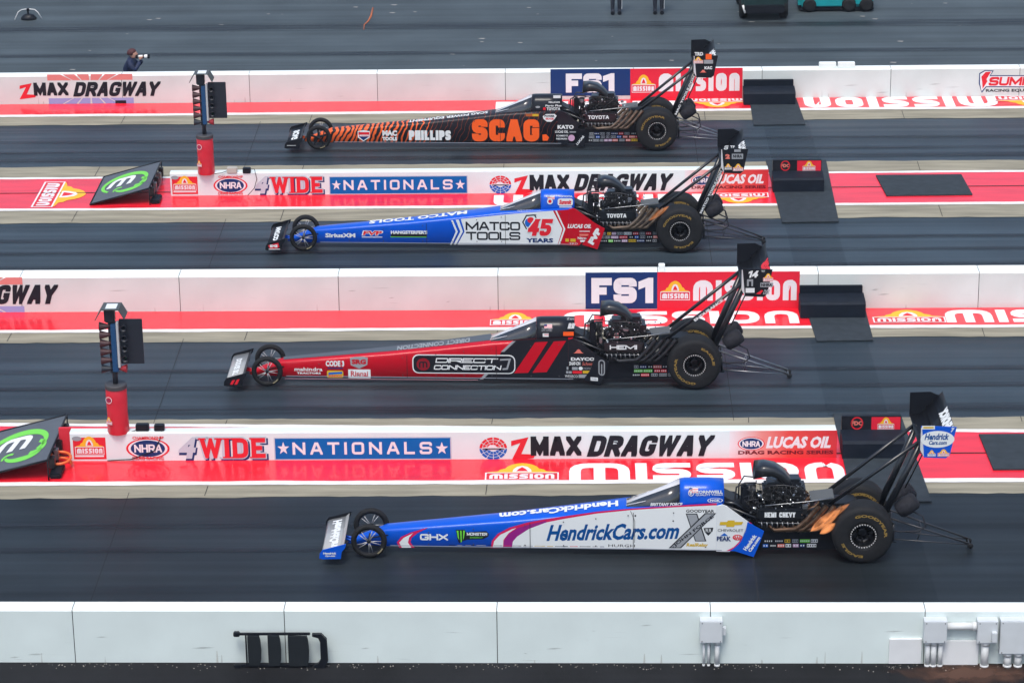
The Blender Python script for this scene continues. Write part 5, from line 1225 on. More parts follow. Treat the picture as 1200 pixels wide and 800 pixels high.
    if n==4: lay([('text','Hendrick','carwhite',{'L':1,'bold':.06,'shear':.2},[(-8.31,.20),(-8.10,.235)]),('text','Cars.com','carwhite',{'L':1,'bold':.06,'shear':.2},[(-8.28,.16),(-8.12,.19)])],fep,fwg)
    if n==3: lay([('poly','','red',{'L':1},[(-8.26,.15),(-8.21,.15),(-8.16,.24),(-8.21,.235)]),('poly','','red',{'L':1},[(-8.18,.15),(-8.13,.15),(-8.08,.255),(-8.13,.245)])],fep,fwg)
    if n==2: lay([('poly','','red',{'L':1},[(-8.31,.225),(-8.1,.28),(-8.08,.19),(-8.13,.16),(-8.27,.15)]),('text','M','carwhite',{'L':2,'bold':.1},[(-8.27,.18),(-8.12,.24)]),('rect','','carwhite',{'L':1},[(-8.30,.135),(-8.07,.15)])],fep,fwg)
    if n==1: lay([('rect','','carwhite',{'L':1},[(-8.31,.185),(-8.11,.195)])],fep,fwg)
    wt={4:'HendrickCars',3:'DODGE SRT',2:'MATCO',1:'SCAG'}[n]; vs,fs=font_polys(wt,.07); D=Decal()
    ya,yb={4:(.5,-.52),3:(.35,-.45),2:(.42,-.45),1:(.3,-.42)}[n]
    zz=lambda x:(.248+(x+8.24)*.2+.006) if x<-8.12 else (.272+(x+8.12)*.29+.006)
    D.polys([(-8.24+(.15 if n in (4,1) else .11)*v,ya+(yb-ya)*(1-u)) for u,v in [(1-u,1-v) for u,v in vs]],fs,'carwhite',0)
    D.build('lettering',lambda u,v,d:(u,v,zz(u)+d),fwg)
    # rear wing
    rw=bpy.data.objects.new('rear_wing',None); col.objects.link(rw); rw.parent=car; rw.empty_display_size=.2; dzw={4:0,3:-.02,2:-.10,1:-.09}[n]; rw.location.z=dzw
    def foil(pts,th,name,m):
        b=MB(); up_=[(x,z) for x,z in pts]; k=len(pts)
        lo=[]
        for i,(x,z) in enumerate(pts):
            t=i/(k-1); e=th*(math.sin(math.pi*min(1,max(.0,t*.9+.08)))**.7); lo.append((x+e*.25,z-e))
        ring=up_+lo[::-1]; b.loft([[(x,y,z) for x,z in ring] for y in (-.745,.745)],0,True); return b.build(name,m,rw)
    foil([(.80,1.93),(.86,1.925),(.93,1.935),(1.0,1.97),(1.06,2.02)],.035,'main_plane',M_blk)
    foil([(1.045,2.06),(1.10,2.09),(1.15,2.14),(1.19,2.20)],.02,'wing_flap',M_blk)
    fl=foil([(1.15,2.17),(1.20,2.20),(1.25,2.25),(1.30,2.315)],.015,'wing_flap',M_blk)
    for s in (-1,1):
        y=s*.755
        poly=[(.80,2.34),(.80,1.95),(.86,1.83),(1.19,1.815),(1.25,1.87),(1.335,2.32),(1.27,2.325),(1.15,2.33)] if s<0 else [(.80,2.29),(.80,1.90),(.86,1.80),(1.19,1.80),(1.25,1.86),(1.315,2.235),(1.22,2.25),(1.12,2.30)]
        b=MB(); b.prism(poly,y-.008,y+.008); b.build('endplate',(PMAT['carblue'] if (n==4 and s<0) else M_blk),rw)
    lay(S['END%d'%n],lambda u,v,d:(u,-.7635-d,v-dzw),rw)
    b=MB(); b.add([(.80,-.764,1.95),(.80,-.764,2.32),(.815,-.7645,2.32),(.86,-.7645,1.84)],[(0,1,2,3)]); b.build('edge_trim',M_sheentrim,rw)
    ft={4:('HENDRICK','carwhite'),3:('DSR','red'),2:('MATCO','carwhite'),1:('SCAG','carwhite')}[n]; vs,fs=font_polys(ft[0],.08); D=Decal()
    D.polys([(u,v) for u,v in vs],fs,ft[1],0)
    D.build('lettering',lambda u,v,d:(1.165+.13*(1-v),-.72+(.62+(.2 if n==4 else 0))*u,2.185+.12*(1-v)+.016),rw)
    # struts
    for s in (-1,1):
        b=MB(); b.tube([(-.50,s*.24,.84),(.84,s*.34,1.92)],.032,8); b.build('strut',M_gblk,rw)
        b=MB(); b.tube([(.30,s*.24,.55),(.88,s*.32,1.92)],.055,8); b.build('strut',M_gblk,rw)
        b=MB(); b.tube([(.66,s*.22,1.10),(.98,s*.32,1.90)],.012,6); b.build('strut',M_gblk,rw)
    stx={3:'ENDURANCE',2:'MATCO TOOLS.COM',1:'MAC TOOLS.COM'}.get(n)
    if stx:
        vs,fs=font_polys(stx,.05); D=Decal()
        if n==3: A=Vector((.0,-.29,1.22)); B_=Vector((.5,-.32,1.62))
        else: A=Vector((.42,-.30,.85)); B_=Vector((.83,-.36,1.76))
        d=(B_-A); nn=Vector((-d.z,0,d.x)).normalized()
        pts=[A+d*u+nn*(v-.5)*.05 for u,v in vs]
        me=bpy.data.meshes.new('lettering'); me.from_pydata([(p.x,p.y-.03,p.z) for p in pts],[],fs); me.materials.append(pm('carwhite')); link('lettering',me,rw)
    # parachute packs with their tethers
    for s in (-1,1):
        b=MB(); c=(.70,s*.20,.80); 
        b.lathe([(0,-.17),(.10,-.17),(.135,-.14),(.15,0),(.135,.14),(.10,.17),(0,.17)],18,0,axis='x',c=(0,0,0))
        v=[Vector(p) for p in b.v]; rm=Matrix.Rotation(R(-35),3,'Y'); b.v=[tuple(rm@p+Vector(c)) for p in v]
        pk=P(b,'parachute_pack',mat("parachute_cloth",(.012,.013,.02),.85,noise=.4,nscale=12,bump=.6))
        if n>2 and s>0: continue
        b=MB(); b.tube([(.78,s*.2,.70),(.95,s*.22,.62),(1.0,s*.22,.45),(.9,s*.2,.36),(.6,s*.15,.33),(.4,s*.12,.36)],.014,8); b.build('tether',mat("black_strap",(.02,.022,.03),.7),pk)
    # wheelie bars
    b=MB()
    for s in (-1,1):
        y=s*.17
        b.tube([(.42,y,.58),(1.70,y*.6,.10)],.017,8); b.tube([(.42,y,.22),(1.70,y*.6,.085)],.010,8); b.tube([(.95,y*.85,.38),(.88,y*.85,.165)],.007,6)
    b.tube([(1.70,-.12,.09),(1.70,.12,.09)],.012,6); b.tube([(.95,-.15,.38),(.95,.15,.38)],.008,6)
    wbm=P(b,'wheelie_bar',M_steel if n in(3,1) else mat("wheelie_dark",(.09,.09,.095),.35,metal=.7))
    for s in (-1,1):
        b=MB(); b.lathe([(0,-.02),(.035,-.02),(.045,-.01),(.045,.01),(.035,.02),(0,.02)],16,0,c=(1.72,s*.1,.06)); b.build('wheelie_wheel',M_tyre,wbm)
    return car
PMAT={k:mat('bodywork_'+k,PAL[k],.28,coat=.2,spec=.3,noise=.05,nscale=3) for k in ('carblue','carred','carwhite','ink')}
PMAT['ink2']=mat('bodywork_black',(.010,.012,.018),.3,coat=.12,spec=.25)
M_lightwing=mat("pale_grey_wing",(.36,.37,.37),.35,coat=.2)
dragster(4,(4.382,41.74,.012),'nearest dragster, blue nose and silver sides with blue script lettering',PMAT['carblue'],M_lightwing,PMAT['carwhite'],PMAT['carblue'],PMAT['carblue'],None,PMAT['carblue'],55)
dragster(3,(2.086,49.08,.012),'red nosed dragster with black cockpit and two slanted red stripes',PMAT['carred'],M_lightwing,PMAT['ink2'],M_blk,PMAT['ink2'],None,PMAT['ink2'],215)
dragster(2,(2.09,56.60,.012),'blue nosed dragster with white midsection and a big red number 45',PMAT['carblue'],M_blk,PMAT['carred'],M_blk,PMAT['carblue'],None,PMAT['carred'],105)
dragster(1,(1.825,63.72,.012),'farthest dragster, black with orange tiger stripes and big orange letters',tiger(),M_blk,PMAT['ink2'],M_blk,PMAT['ink2'],None,PMAT['ink2'],118)

# ------------------------------------------------------------------ starting trees
M_treeblk=mat("tree_black",(.012,.016,.026),.5); M_treeblue=mat("tree_blue",(.01,.06,.16),.45); M_sleeve=mat("red_vinyl_sleeve",(.62,.02,.04),.4,noise=.1,nscale=4,bump=.3)
def light_tree(x,y,zb,label,txt):
    t=thing('starting_tree',label,'starting tree',(x,y,zb),0,'starting light trees on the sign walls')
    b=MB(); b.lathe([(.0,0),(.175,0),(.185,.02),(.172,.35),(.178,.6),(.175,.79),(.17,.80)],28,0,axis='z'); sl=b.build('sleeve',M_sleeve,t)
    b=MB(); b.lathe([(0,.80),(.185,.80),(.185,.86),(.17,.875),(0,.875)],28,0,axis='z',smooth=False); b.build('sleeve_collar',mat("dark_collar",(.05,.05,.055),.6),t)
    D=Decal(); emit(D,('ring','','banner',{'L':1,'w':.15},[(-.09,.58),(.03,.7)])); emit(D,('text','NHRA','navy',{'L':1},[(-.075,.61),(.015,.67)])); emit(D,('mission','','',{'L':1,'bg':'red'},[(-.11,.2),(.01,.34)]))
    D.build('logo',lambda u,v,d:(-.06+.18*math.sin((u-.02)*5.2),-.18*math.cos((u-.02)*5.2)-d-.006,v),sl)
    b=MB(); b.tube([(0,0,.85),(0,0,1.25)],.045,12); b.bbox(-.06,.06,-.06,.06,1.08,1.98,.01); b.build('pole',M_treeblk,t)
    b=MB()
    b.bbox(-.01,.085,-.13,.02,1.12,1.96,.01)
    b.build('light_bar',M_treeblue,t)
    for i in range(6):
        z=1.16+i*.15
        b=MB(); v=[];r0,r1=.035,.075
        b.lathe([(.0,-.02),(r0,-.02),(r0,-.06),(r1,-.20)],16,0,axis='x',c=(0,-.06,z)); b.build('light_hood',mat("red_brown_hood",(.05,.016,.02),.5) if i else M_treeblk,t)
        if i<5:
            b=MB(); b.lathe([(0,-.13),(.035,-.125),(.05,-.11)],14,0,axis='y',c=(.035,0,z+.03)); b.build('lamp',mat("unlit_lamp",(.02,.10,.22),.2),t)
    b=MB(); b.bbox(.085,.125,-.14,-.02,1.2,2.0,.006); b.build('side_rail',mat("pale_grey_rail",(.45,.46,.47),.4),t)
    b=MB(); b.bbox(.127,.51,-.05,-.02,1.24,2.03,.006); bp=b.build('back_panel',M_treeblk,t)
    for i in range(4):
        b=MB(); b.lathe([(.028,-.05),(.055,-.16),(.05,-.16),(.02,-.05)],14,0,axis='y',c=(.21,0,1.36+i*.18)); b.build('hood',M_treeblk,bp)
    b=MB(); b.lathe([(0,-.055),(.022,-.054)],12,0,axis='y',c=(.20,0,1.33)); b.build('green_lamp',mat("green_lens",(.02,.3,.12),.3),bp)
    b=MB(); b.lathe([(.02,-.03),(.06,.06),(.075,.10)],14,0,axis='x',c=(.12,-.08,1.17)); b.build('red_hood',mat("red_hood",(.3,.02,.03),.4),t)
    # hood roof: a bent dark sheet with a white card on top
    b=MB(); prof=[(-.25,2.06),(-.14,2.25),(.16,2.25),(.25,2.08),(.235,2.08),(.15,2.235),(-.13,2.235),(-.235,2.06)]
    b.prism(prof,-.2,.16); hd=b.build('roof_cover',mat("grey_green_vinyl",(.06,.07,.07),.5),t)
    b=MB(); b.box(-.07,.11,-.15,.08,2.2515,2.257); b.build('card',mat("white_card",(.7,.75,.78),.5),hd)
    b=MB(); b.bbox(-.11,.06,-.1,.08,1.98,2.235,.02); b.build('head_box',M_treeblk,t)
    return t
light_tree(-7.70,45.43,.50,'nearer starting light tree rising from the lower sign wall','')
light_tree(-7.93,60.06,.50,'farther starting light tree rising from the upper sign wall','')
def gadget(name,x,y,z,sx,sz,m,label,cat,cab=None):
    t=thing(name,label,cat,(x,y,z)); b=MB(); b.bbox(-sx/2,sx/2,-.06,.06,0,sz,.012); b.build('case',m,t)
    b=MB(); b.bbox(-sx/2+.02,sx/2-.02,-.063,-.0605,.02,sz-.02,.0008); b.build('lid',m,t)
    if cab: b=MB(); b.tube([tuple(Vector(p)-Vector((x,y,z))) for p in cab],.008,6); b.build('cable',M_blk,t)
    return t
M_beige=mat("beige_box",(.45,.43,.38),.5)
gadget('junction_box',-7.374,60.06,.503,.22,.13,M_beige,'beige electrical box on top of the upper sign wall','junction box',[(-7.48,60.02,.56),(-7.6,59.98,.53),(-7.75,59.96,.52)])
gadget('track_camera',-7.06,60.06,.503,.17,.12,M_blk,'small black camera on the upper sign wall with a hanging cable','camera',[(-6.98,60.0,.6),(-6.88,59.95,.62),(-6.84,59.94,.4),(-6.9,59.93,.2),(-7.05,59.9,.04)])
gadget('junction_box',-7.295,45.43,.503,.22,.14,M_blk,'black electrical box on top of the lower sign wall','junction box',[(-7.4,45.4,.54),(-7.5,45.36,.52)])
gadget('track_camera',-7.01,45.43,.503,.17,.13,M_blk,'small black camera on the lower sign wall beside a black box','camera',[(-6.95,45.38,.6),(-7.0,45.32,.4),(-7.1,45.315,.2),(-7.5,45.31,.05),(-7.9,45.3,.03)])
# ------------------------------------------------------------------ sloping sponsor boards on the medians
M_board=mat("dark_grey_banner_cloth",(.085,.10,.12),.6,noise=.08,nscale=5)
def ramp_board(xr,y0,y1,L,h,label,extra):
    t=thing('sloping_board',label,'sloping sign board',(xr,(y0+y1)/2,.02)); hy=(y1-y0)/2
    def S3(u,v,d=0): # u along slope 0..1 left to right, v across
        return (-L*(1-u)-d*h/L*0, -hy+2*hy*v, .02+h*u+d)
    b=MB(); v=[S3(0,0),S3(1,0),S3(1,1),S3(0,1)]; v+=[(a,b_,c-.02) for a,b_,c in v]
    b.add(v,[(0,1,2,3),(7,6,5,4),(0,4,5,1),(1,5,6,2),(2,6,7,3),(3,7,4,0)]); pn=b.build('panel',M_board,t)
    b=MB()
    for a,c in (((0,0),(1,0)),((1,0),(1,1)),((1,1),(0,1)),((0,1),(0,0))): b.tube([S3(*a),S3(*c)],.018,8)
    b.tube([(0,-hy,.02+h),(0,-hy,0)],.012,6); b.tube([(0,hy,.02+h),(0,hy,0)],.012,6); b.tube([(-.02,-hy*.5,h),(.03,-hy*.2,.0)],.015,6)
    b.tube([(.02,-hy*.9,.05),(.02,hy*.9,.05)],.014,6); b.build('frame',M_blk,t)
    for k in range(5):
        b=MB(); y=-hy+2*hy*(.15+.18*k); b.bbox(-.03,.07,y-.06,y+.06,h*.3,h*.8+.02,.01); b.build('clamp',M_steel if k%2 else M_dmetal,t)
    b=MB(); b.bbox(.0,.2,-hy*.95,-hy*.5,.0,.09,.02); b.build('junction_pod',M_blk,t)
    # green and white emblem
    D=Decal()
    def arc(cx,cy,rx,ry,a0,a1,w0,w1,n=28):
        o_=[];i_=[]
        for k in range(n+1):
            a=R(a0+(a1-a0)*k/n); tt=k/n; w=w0+(w1-w0)*math.sin(math.pi*tt)
            o_.append((cx+rx*math.cos(a),cy+ry*math.sin(a))); i_.append((cx+(rx-w)*math.cos(a),cy+(ry-w*1.4)*math.sin(a)))
        for k in range(n): D.poly([o_[k],o_[k+1],i_[k+1],i_[k]],'emblemgreen',0)
    arc(.47,.53,.40,.33,-38,232,.035,.085,40)
    arc(.73,.40,.15,.16,75,-110,.05,.06,18)
    arc(.60,.30,.24,.17,15,-175,.03,.075,24)
    arc(.42,.27,.10,.10,200,60,.03,.03,10)
    for p,si in btext_polys('m',.50,.30,.27,.2,.25): D.poly([(a+.17,c+.42) for a,c in p],'carwhite',2+.15*si)
    D.build('emblem',lambda u,v,d:(S3(u,v)[0],S3(u,v)[1],S3(u,v)[2]+d+.003),pn)
    return t
PAL['emblemgreen']=(.17,.62,.08)
ramp_board(-9.08,59.36,61.33,1.28,.35,'dark sloping board with a green and white emblem on the upper median','a')
ramp_board(-8.757,44.50,46.50,1.30,.34,'dark sloping board with a green and white emblem on the lower median','b')
b=MB(); 
pts=[(-.02+.17*math.cos(a*.35)*(1),.0+.2*math.sin(a*.35),.05+.03*a*.2) for a in range(0,30)]
b.tube(pts,.024,8); tag(b.build('orange_hose',mat("orange_hose",(.75,.14,.03),.4),None,(-8.62,45.05,.03)),'coiled orange hose between the lower sloping board and sign wall','hose')
b=MB(); b.bbox(-8.74,-8.53,45.56,45.62,.02,.52,.01); tag(b.build('red_panel',mat("red_end_panel",(.66,.03,.05),.4)),'plain red panel standing at the left end of the lower sign wall','panel')
# ------------------------------------------------------------------ near wall services
def ebox(x,z0,w,h,label,pipes,lat=None):
    Y=37.80-.009*x; t=thing('electrical_box',label,'electrical box',(x,Y,0))
    d=.16; b=MB(); b.bbox(0,w,-d,-.002,z0,z0+h,.004); b.build('housing',M_boxpaint,t)
    b=MB(); b.bbox(.012,w-.012,-d-.006,-d-.0005,z0+.012,z0+h-.012,.002); b.build('cover',M_boxpaint,t)
    b=MB()
    for sx in (.03,w-.03):
        for sz in (z0+.03,z0+h-.03): b.lathe([(0,-d-.011),(.007,-d-.010),(.008,-d-.006)],8,0,c=(sx,0,sz))
    k_=b.build('screws',M_dmetal,t); k_['kind']='stuff'
    for px,r in pipes:
        b=MB(); b.tube([(px,-d*.5,z0),(px,-d*.5,-.01)],r,14); b.tube([(px,-d*.5,z0),(px,-d*.5,z0-.06)],r*1.18,14); b.tube([(px,-d*.5,.0),(px,-d*.5,.03)],r*1.15,14); b.build('conduit',M_pvc,t)
    if lat:
        b=MB(); b.bbox(*lat); b.build('outlet',M_boxpaint,t)
    return t
ebox(1.735,.40,.32,.345,'small electrical box on the near wall with three thin conduits',[(.06,.018),(.13,.02),(.25,.036)],(.322,.37,-.12,-.05,.50,.62,.006))
b1=ebox(4.912,.40,.325,.345,'square electrical box left of the horizontal pipe on the near wall',[(.07,.035),(.155,.042),(.25,.035)])
ebox(5.665,.40,.29,.345,'square electrical box right of the horizontal pipe on the near wall',[(.13,.055)],(.2,.27,-.24,-.165,.45,.6,.006))
ebox(5.99,.23,.75,.52,'large electrical box at the right end of the near wall',[(.13,.055),(.28,.055),(.55,.055)])
b=MB(); b.tube([(5.24,37.68,.63),(5.66,37.68,.63)],.055,18); b.tube([(5.6,37.68,.63),(5.66,37.68,.63)],.065,18); tag(b.build('horizontal_pipe',M_pvc),'fat white horizontal pipe joining two square electrical boxes','pipe')
for (x0,x1,z0,z1,lb) in ((4.438,4.90,.02,.41,'white cover board left of the three conduits at the near wall'),(5.19,5.71,-.0,.385,'white cover board under the horizontal pipe at the near wall')):
    b=MB(); Y=37.80-.009*x0; b.bbox(x0,x1,Y-.045,Y-.004,z0,z1,.004); tag(b.build('cover_board',mat("cover_white",(.72,.74,.75),.5,noise=.05,nscale=4)),lb,'cover board')
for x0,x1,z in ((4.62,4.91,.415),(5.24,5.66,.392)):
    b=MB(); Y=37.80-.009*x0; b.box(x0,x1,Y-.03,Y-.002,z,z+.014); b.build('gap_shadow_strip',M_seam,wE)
# folding step ladder lying on its side against the near wall
t=thing('step_ladder','black folding step ladder on its side against the near white wall','step ladder',(-4.93,37.83,0))
Yl=-.12
b=MB(); b.bbox(0.02,1.10,Yl-.03,Yl+.01,.515,.55,.008); b.build('rail',M_blk,t)
b=MB(); b.bbox(0.0,1.12,Yl-.03,Yl+.01,.012,.055,.008); b.build('rail',M_blk,t)
b=MB(); b.bbox(-.0,.09,Yl-.05,Yl+.03,.50,.565,.01); b.build('foot',M_blk,t)
b=MB(); b.bbox(-.01,.09,Yl-.05,Yl+.03,.0,.055,.01); b.build('foot',M_blk,t)
b=MB(); b.bbox(.165,.185,Yl-.04,Yl+.02,.04,.53,.005); b.build('brace',M_blk,t)
for x0,x1,z0,z1 in ((.20,.39,.055,.52),(.49,.675,.05,.525),(.78,1.075,.045,.515)):
    poly=[(x0,z0),(x0,z1),(x1-.022,z1-.005),(x1-.006,z1-.08),(x1+.002,(z0+z1)/2),(x1-.006,z0+.08),(x1-.026,z0)]
    b=MB(); b.prism(poly,Yl-.06,Yl-.02); b.build('tread',mat("ladder_tread",(.006,.010,.014),.6),t)
b=MB(); b.prism([(1.13,.545),(1.26,.545),(1.335,.46),(1.345,.12),(1.29,.01),(1.14,.0),(1.14,.05),(1.205,.08),(1.24,.14),(1.24,.42),(1.215,.485),(1.13,.51)],Yl-.06,Yl+.0); b.build('handle_hoop',M_blk,t)
# ------------------------------------------------------------------ small white boxes on the walls
for x,y,z,w,lb in ((5.786,67.5,.72,.40,'left one of two small white blocks on the farthest wall'),(6.23,67.5,.72,.40,'right one of two small white blocks on the farthest wall'),(1.57,52.85,.735,.12,'small white block on top of the middle wall')):
    b=MB(); b.bbox(x,x+w,y-.07,y+.07,z+.001,z+.13,.01); tag(b.build('white_block',M_cap),lb,'block')
# ------------------------------------------------------------------ top of frame: arch, carts, people
t=thing('hoop_stand','small black unit under a white bent hoop on the return road','hoop stand',(-14.5,75.6,0))
b=MB(); b.tube([(-.36,-.1,.01),(-.27,0,.2),(-.17,0,.26),(0,0,.28),(.17,0,.26),(.25,0,.19),(.35,0,.01)],.013,8); b.build('hoop',mat("white_hoop",(.65,.66,.66),.4),t)
b=MB(); b.loft([[(x*k,y*k2,z) for x,y in [(math.cos(R(i*30))*.21,math.sin(R(i*30))*.16) for i in range(12)]] for k,k2,z in ((1,1,0),(1,1,.05),(.7,.7,.12),(.3,.4,.15))]); b.build('base',M_blk,t)
b=MB(); b.tube([(-.01,0,.14),(-.01,0,.28)],.025,8); b.bbox(-.04,.03,-.04,.03,.22,.30,.01); b.build('sensor',M_blk,t)

def skin_person(name,label,loc,J,Ed,rad,m,rz=0,sub=2):
    t=thing(name,label,'person',loc,rz)
    me=bpy.data.meshes.new('body'); me.from_pydata(J,Ed,[]); o=link('body',me,t); me.materials.append(m)
    md=o.modifiers.new('skin','SKIN'); md.use_smooth_shade=True
    for i,r_ in enumerate(rad): me.skin_vertices[0].data[i].radius=(r_ if isinstance(r_,tuple) else (r_,r_))
    me.skin_vertices[0].data[0].use_root=True
    s_=o.modifiers.new('sub','SUBSURF'); s_.levels=sub; s_.render_levels=sub
    return t
M_navy=mat("navy_jacket",(.008,.018,.06),.7,noise=.4,nscale=9); M_skin=mat("skin",(.5,.26,.19),.5); M_hair=mat("dark_red_brown_hair",(.07,.015,.018),.7,noise=.5,nscale=40); M_dtr=mat("dark_trousers",(.012,.017,.03),.8,noise=.3,nscale=9)
# photographer kneeling behind the farthest wall, camera raised towards the right
J=[(0,0,.50),(0,0,.72),(.02,0,.92),(.05,0,1.02),(0,.0,.50),(.02,-.10,.45),(.35,-.14,.48),(.32,-.14,.06),(.02,.10,.45),(.05,.12,.06),(-.35,.12,.06),
   (.02,-.20,.92),(.17,-.25,.72),(.30,-.08,.93),(.02,.20,.92),(.2,.22,.76),(.33,.05,.91)]
J[4]=(0,0,.46)
Ed=[(0,1),(1,2),(2,3),(0,4),(4,5),(5,6),(6,7),(4,8),(8,9),(9,10),(2,11),(11,12),(12,13),(2,14),(14,15),(15,16)]
rad=[(.2,.15),(.21,.16),(.22,.15),.075,(.17,.14),.10,.08,.055,.10,.08,.055,.10,.08,.05,.10,.08,.05]
ph=skin_person('person','photographer in a navy jacket kneeling behind the farthest wall, lens raised',(-10.72,68.15,0),J,Ed,rad,M_navy); ph.scale=(.9,.9,.9)
# head with face, hair, headset
b=MB(); hc=Vector((.10,0,1.13)); rings=[]
prof=[(-.125,.02,.045),(-.11,.03,.07),(-.07,.02,.085),(-.02,.01,.098),(.03,.0,.10),(.08,-.005,.088),(.115,-.01,.05),(.125,-.01,.01)]
for z,ox,r_ in prof: rings.append([(hc.x+ox+r_*1.12*math.cos(a),hc.y+r_*.85*math.sin(a),hc.z+z) for a in [2*math.pi*k/16 for k in range(16)]])
b.loft(rings); b.bbox(hc.x+.105,hc.x+.135,-.016,.016,hc.z-.03,hc.z+.01,.006); b.bbox(hc.x+.02,hc.x+.04,-.095,-.083,hc.z-.03,hc.z+.02,.004); b.build('head',M_skin,ph)
b=MB(); rings=[]
for z,ox,r_ in ((-.03,-.035,.098),(.02,-.03,.108),(.06,-.02,.108),(.10,-.015,.09),(.13,-.01,.05),(.137,-.01,.01)): rings.append([(hc.x+ox+r_*1.12*math.cos(a),hc.y+r_*.9*math.sin(a),hc.z+z) for a in [2*math.pi*k/16 for k in range(16)]])
b.loft(rings); b.build('hair',M_hair,ph)
b=MB()
for y,x in ((-.035,.33),(.04,.36)):
    b.bbox(x-.06,x+.01,y-.035,y+.035,1.04-.13+.06,1.04-.13+.14,.015)
    for k in range(4): b.tube([(x-.02+.018*k*.6,y-.03+.01*k,.99),(x+.01+.018*k*.6,y-.045,1.02+.01*k),(x+.02+.01*k,y-.02,1.06)],[.011,.010,.008],6)
    b.tube([(x-.05,y,1.0),(x-.03,y-.04,1.05)],[.012,.01],6)
b.build('hands',M_skin,ph)
cm=thing('camera','camera with a long white lens held up by the kneeling photographer','camera',(-10.77,68.15,-.04)); cm.scale=(.9,.9,.9)
b=MB(); b.bbox(.235,.30,-.07,.07,1.04,1.14,.012); b.build('camera_body',M_blk,cm)
b=MB(); b.lathe([(.0,.29),(.035,.29),(.04,.36),(.042,.42)],16,0,axis='x',c=(0,0,1.09)); b.lathe([(.046,.46),(.052,.52),(.052,.55)],16,0,axis='x',c=(0,0,1.09)); b.build('lens',mat("white_lens",(.75,.75,.74),.35),cm)
b=MB(); b.lathe([(.043,.42),(.046,.46)],16,0,axis='x',c=(0,0,1.09)); b.lathe([(.056,.55),(.058,.60),(.0,.585)],16,0,axis='x',c=(0,0,1.09)); b.build('lens_hood',M_blk,cm)
# two crew members standing at the back of the return road
JS=[(0,0,.95),(0,0,1.2),(0,0,1.42),(0,0,1.55),(-.09,0,.88),(-.09,0,.48),(-.09,0,.08),(-.07,-.13,.04),(.09,0,.88),(.09,0,.48),(.09,0,.08),(.10,-.13,.04),(-.19,0,1.40),(-.24,0,1.12),(-.22,-.06,.88),(.19,0,1.40),(.24,0,1.12),(.22,-.06,.88)]
ES=[(0,1),(1,2),(2,3),(0,4),(4,5),(5,6),(6,7),(0,8),(8,9),(9,10),(10,11),(2,12),(12,13),(13,14),(2,15),(15,16),(16,17)]
RS=[(.15,.11),(.15,.11),(.17,.1),.055,.095,.07,.05,.045,.095,.07,.05,.045,.07,.05,.035,.07,.05,.035]
for x,lb in ((1.09,'left of two standing people seen from the shins down, dark trousers'),(2.21,'right of two standing people seen from the shins down, dark trousers')):
    p=skin_person('person',lb,(x,75.75,0),JS,ES,RS,M_dtr)
    b=MB(); rings=[]
    for z,ox,r_ in prof: rings.append([(r_*.85*math.cos(a),-ox+r_*1.1*math.sin(a),1.68+z) for a in [2*math.pi*k/14 for k in range(14)]])
    b.loft(rings); b.build('head',M_skin,p)
    b=MB(); b.box(.148,.16,-.03,.0,.12,.85); b.build('trouser_stripe',mat("pale_stripe",(.5,.52,.55),.6),p)
    b=MB(); 
    for s in(-1,1): b.bbox(s*.09-.05,s*.09+.05,-.2,.08,0,.09,.02)
    b.build('shoe',M_blk,p)
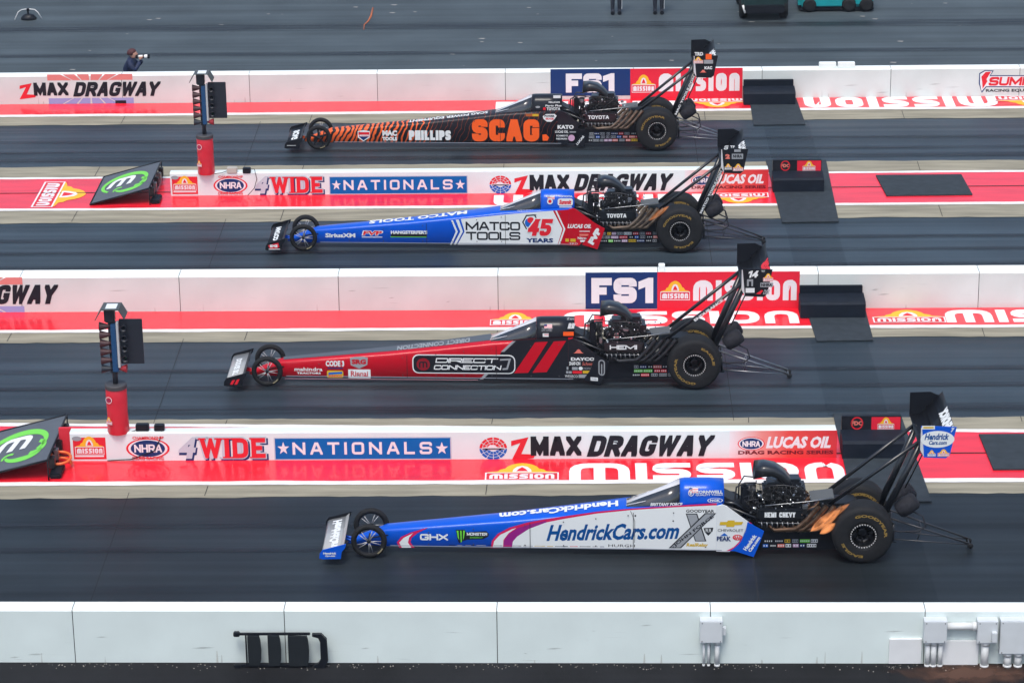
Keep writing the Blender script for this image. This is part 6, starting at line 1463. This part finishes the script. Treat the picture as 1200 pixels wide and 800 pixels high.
# dark green utility cart
t=thing('utility_cart','dark green utility cart at the top edge, facing the track','utility cart',(4.95,76.0,0))
b=MB(); b.bbox(-.6,.6,-1.15,1.1,.28,.75,.08); b.bbox(-.6,.6,-1.2,-.5,.6,.95,.08); b.build('body',mat("dark_green_body",(.006,.028,.03),.45,noise=.3,nscale=4),t)
b=MB(); b.bbox(-.52,.52,-1.25,-1.1,.2,.42,.03); b.build('bumper',M_blk,t)
b=MB(); b.bbox(-.55,.55,.1,1.0,.75,1.1,.05); b.build('cargo_bed',mat("dark_green_body",(.006,.028,.03),.45),t)
for s in(-1,1):
    b=MB(); b.tube([(s*.52,-.45,.9),(s*.5,-.2,1.8),(s*.5,.4,1.85)],.03,8); b.build('roof_post',M_blk,t)
    for y in(-.8,.75):
        b=MB(); b.lathe([(.12,-.11),(.26,-.11),(.3,-.07),(.3,.07),(.26,.11),(.12,.11)],28,0,axis='x',c=(s*.52,y,.30)); b.lathe([(0,-.08),(.12,-.10),(.12,.10),(0,.08)],20,0,axis='x',c=(s*.52,y,.30)); b.build('wheel',M_tyre,t)
b=MB(); b.bbox(-.57,.57,-.5,.5,1.83,1.9,.03); b.build('roof',M_blk,t)
b=MB(); b.tube([(-.50,-1.22,.22),(-.56,-1.16,.42)],.03,8); b.build('marker_light',mat("white_marker",(.7,.7,.68),.3),t)
# teal floor scrubbing machine
t=thing('track_sweeper','teal ride-on sweeper at the top edge, right of the dark cart','sweeper',(6.9,76.15,0)); MT=mat("teal_paint",(.004,.28,.31),.4,noise=.1,nscale=4)
b=MB(); b.bbox(-1.0,.25,-.45,.5,.07,.95,.10); b.build('hopper',MT,t)
b=MB(); b.bbox(.42,.98,-.44,.45,.12,.9,.09); b.build('rear_housing',MT,t)
b=MB(); b.bbox(-.95,1.0,-.40,.40,.03,.12,.02); b.build('skirt',M_blk,t)
for x in(.34,.8,-.7):
    b=MB(); b.lathe([(0,-.06),(.1,-.07),(.17,-.06),(.19,0),(.17,.06),(0,.06)],24,0,c=(x,-.42,.19)); b.build('wheel',M_tyre,t)
b=MB(); b.bbox(-.2,.3,-.2,.2,.9,1.15,.05); b.bbox(.25,.33,-.2,.2,1.1,1.5,.03); b.build('seat',M_blk,t)

# ------------------------------------------------------------------ thin haze
b=MB(); b.box(-420,420,-80,920,-1.0,22.0); hz=b.build('haze',mat('x_unused')); hz['kind']='stuff'; tag(hz,'thin pale haze hanging over the whole track','haze')
hm=bpy.data.materials.new("haze_air"); hm.use_nodes=True; nt=hm.node_tree; nt.nodes.clear()
ou=nt.nodes.new("ShaderNodeOutputMaterial"); pv=nt.nodes.new("ShaderNodeVolumePrincipled"); pv.inputs["Color"].default_value=(.8,.88,1,1); pv.inputs["Density"].default_value=HAZE
nt.links.new(pv.outputs[0],ou.inputs["Volume"]); hz.data.materials.clear(); hz.data.materials.append(hm)
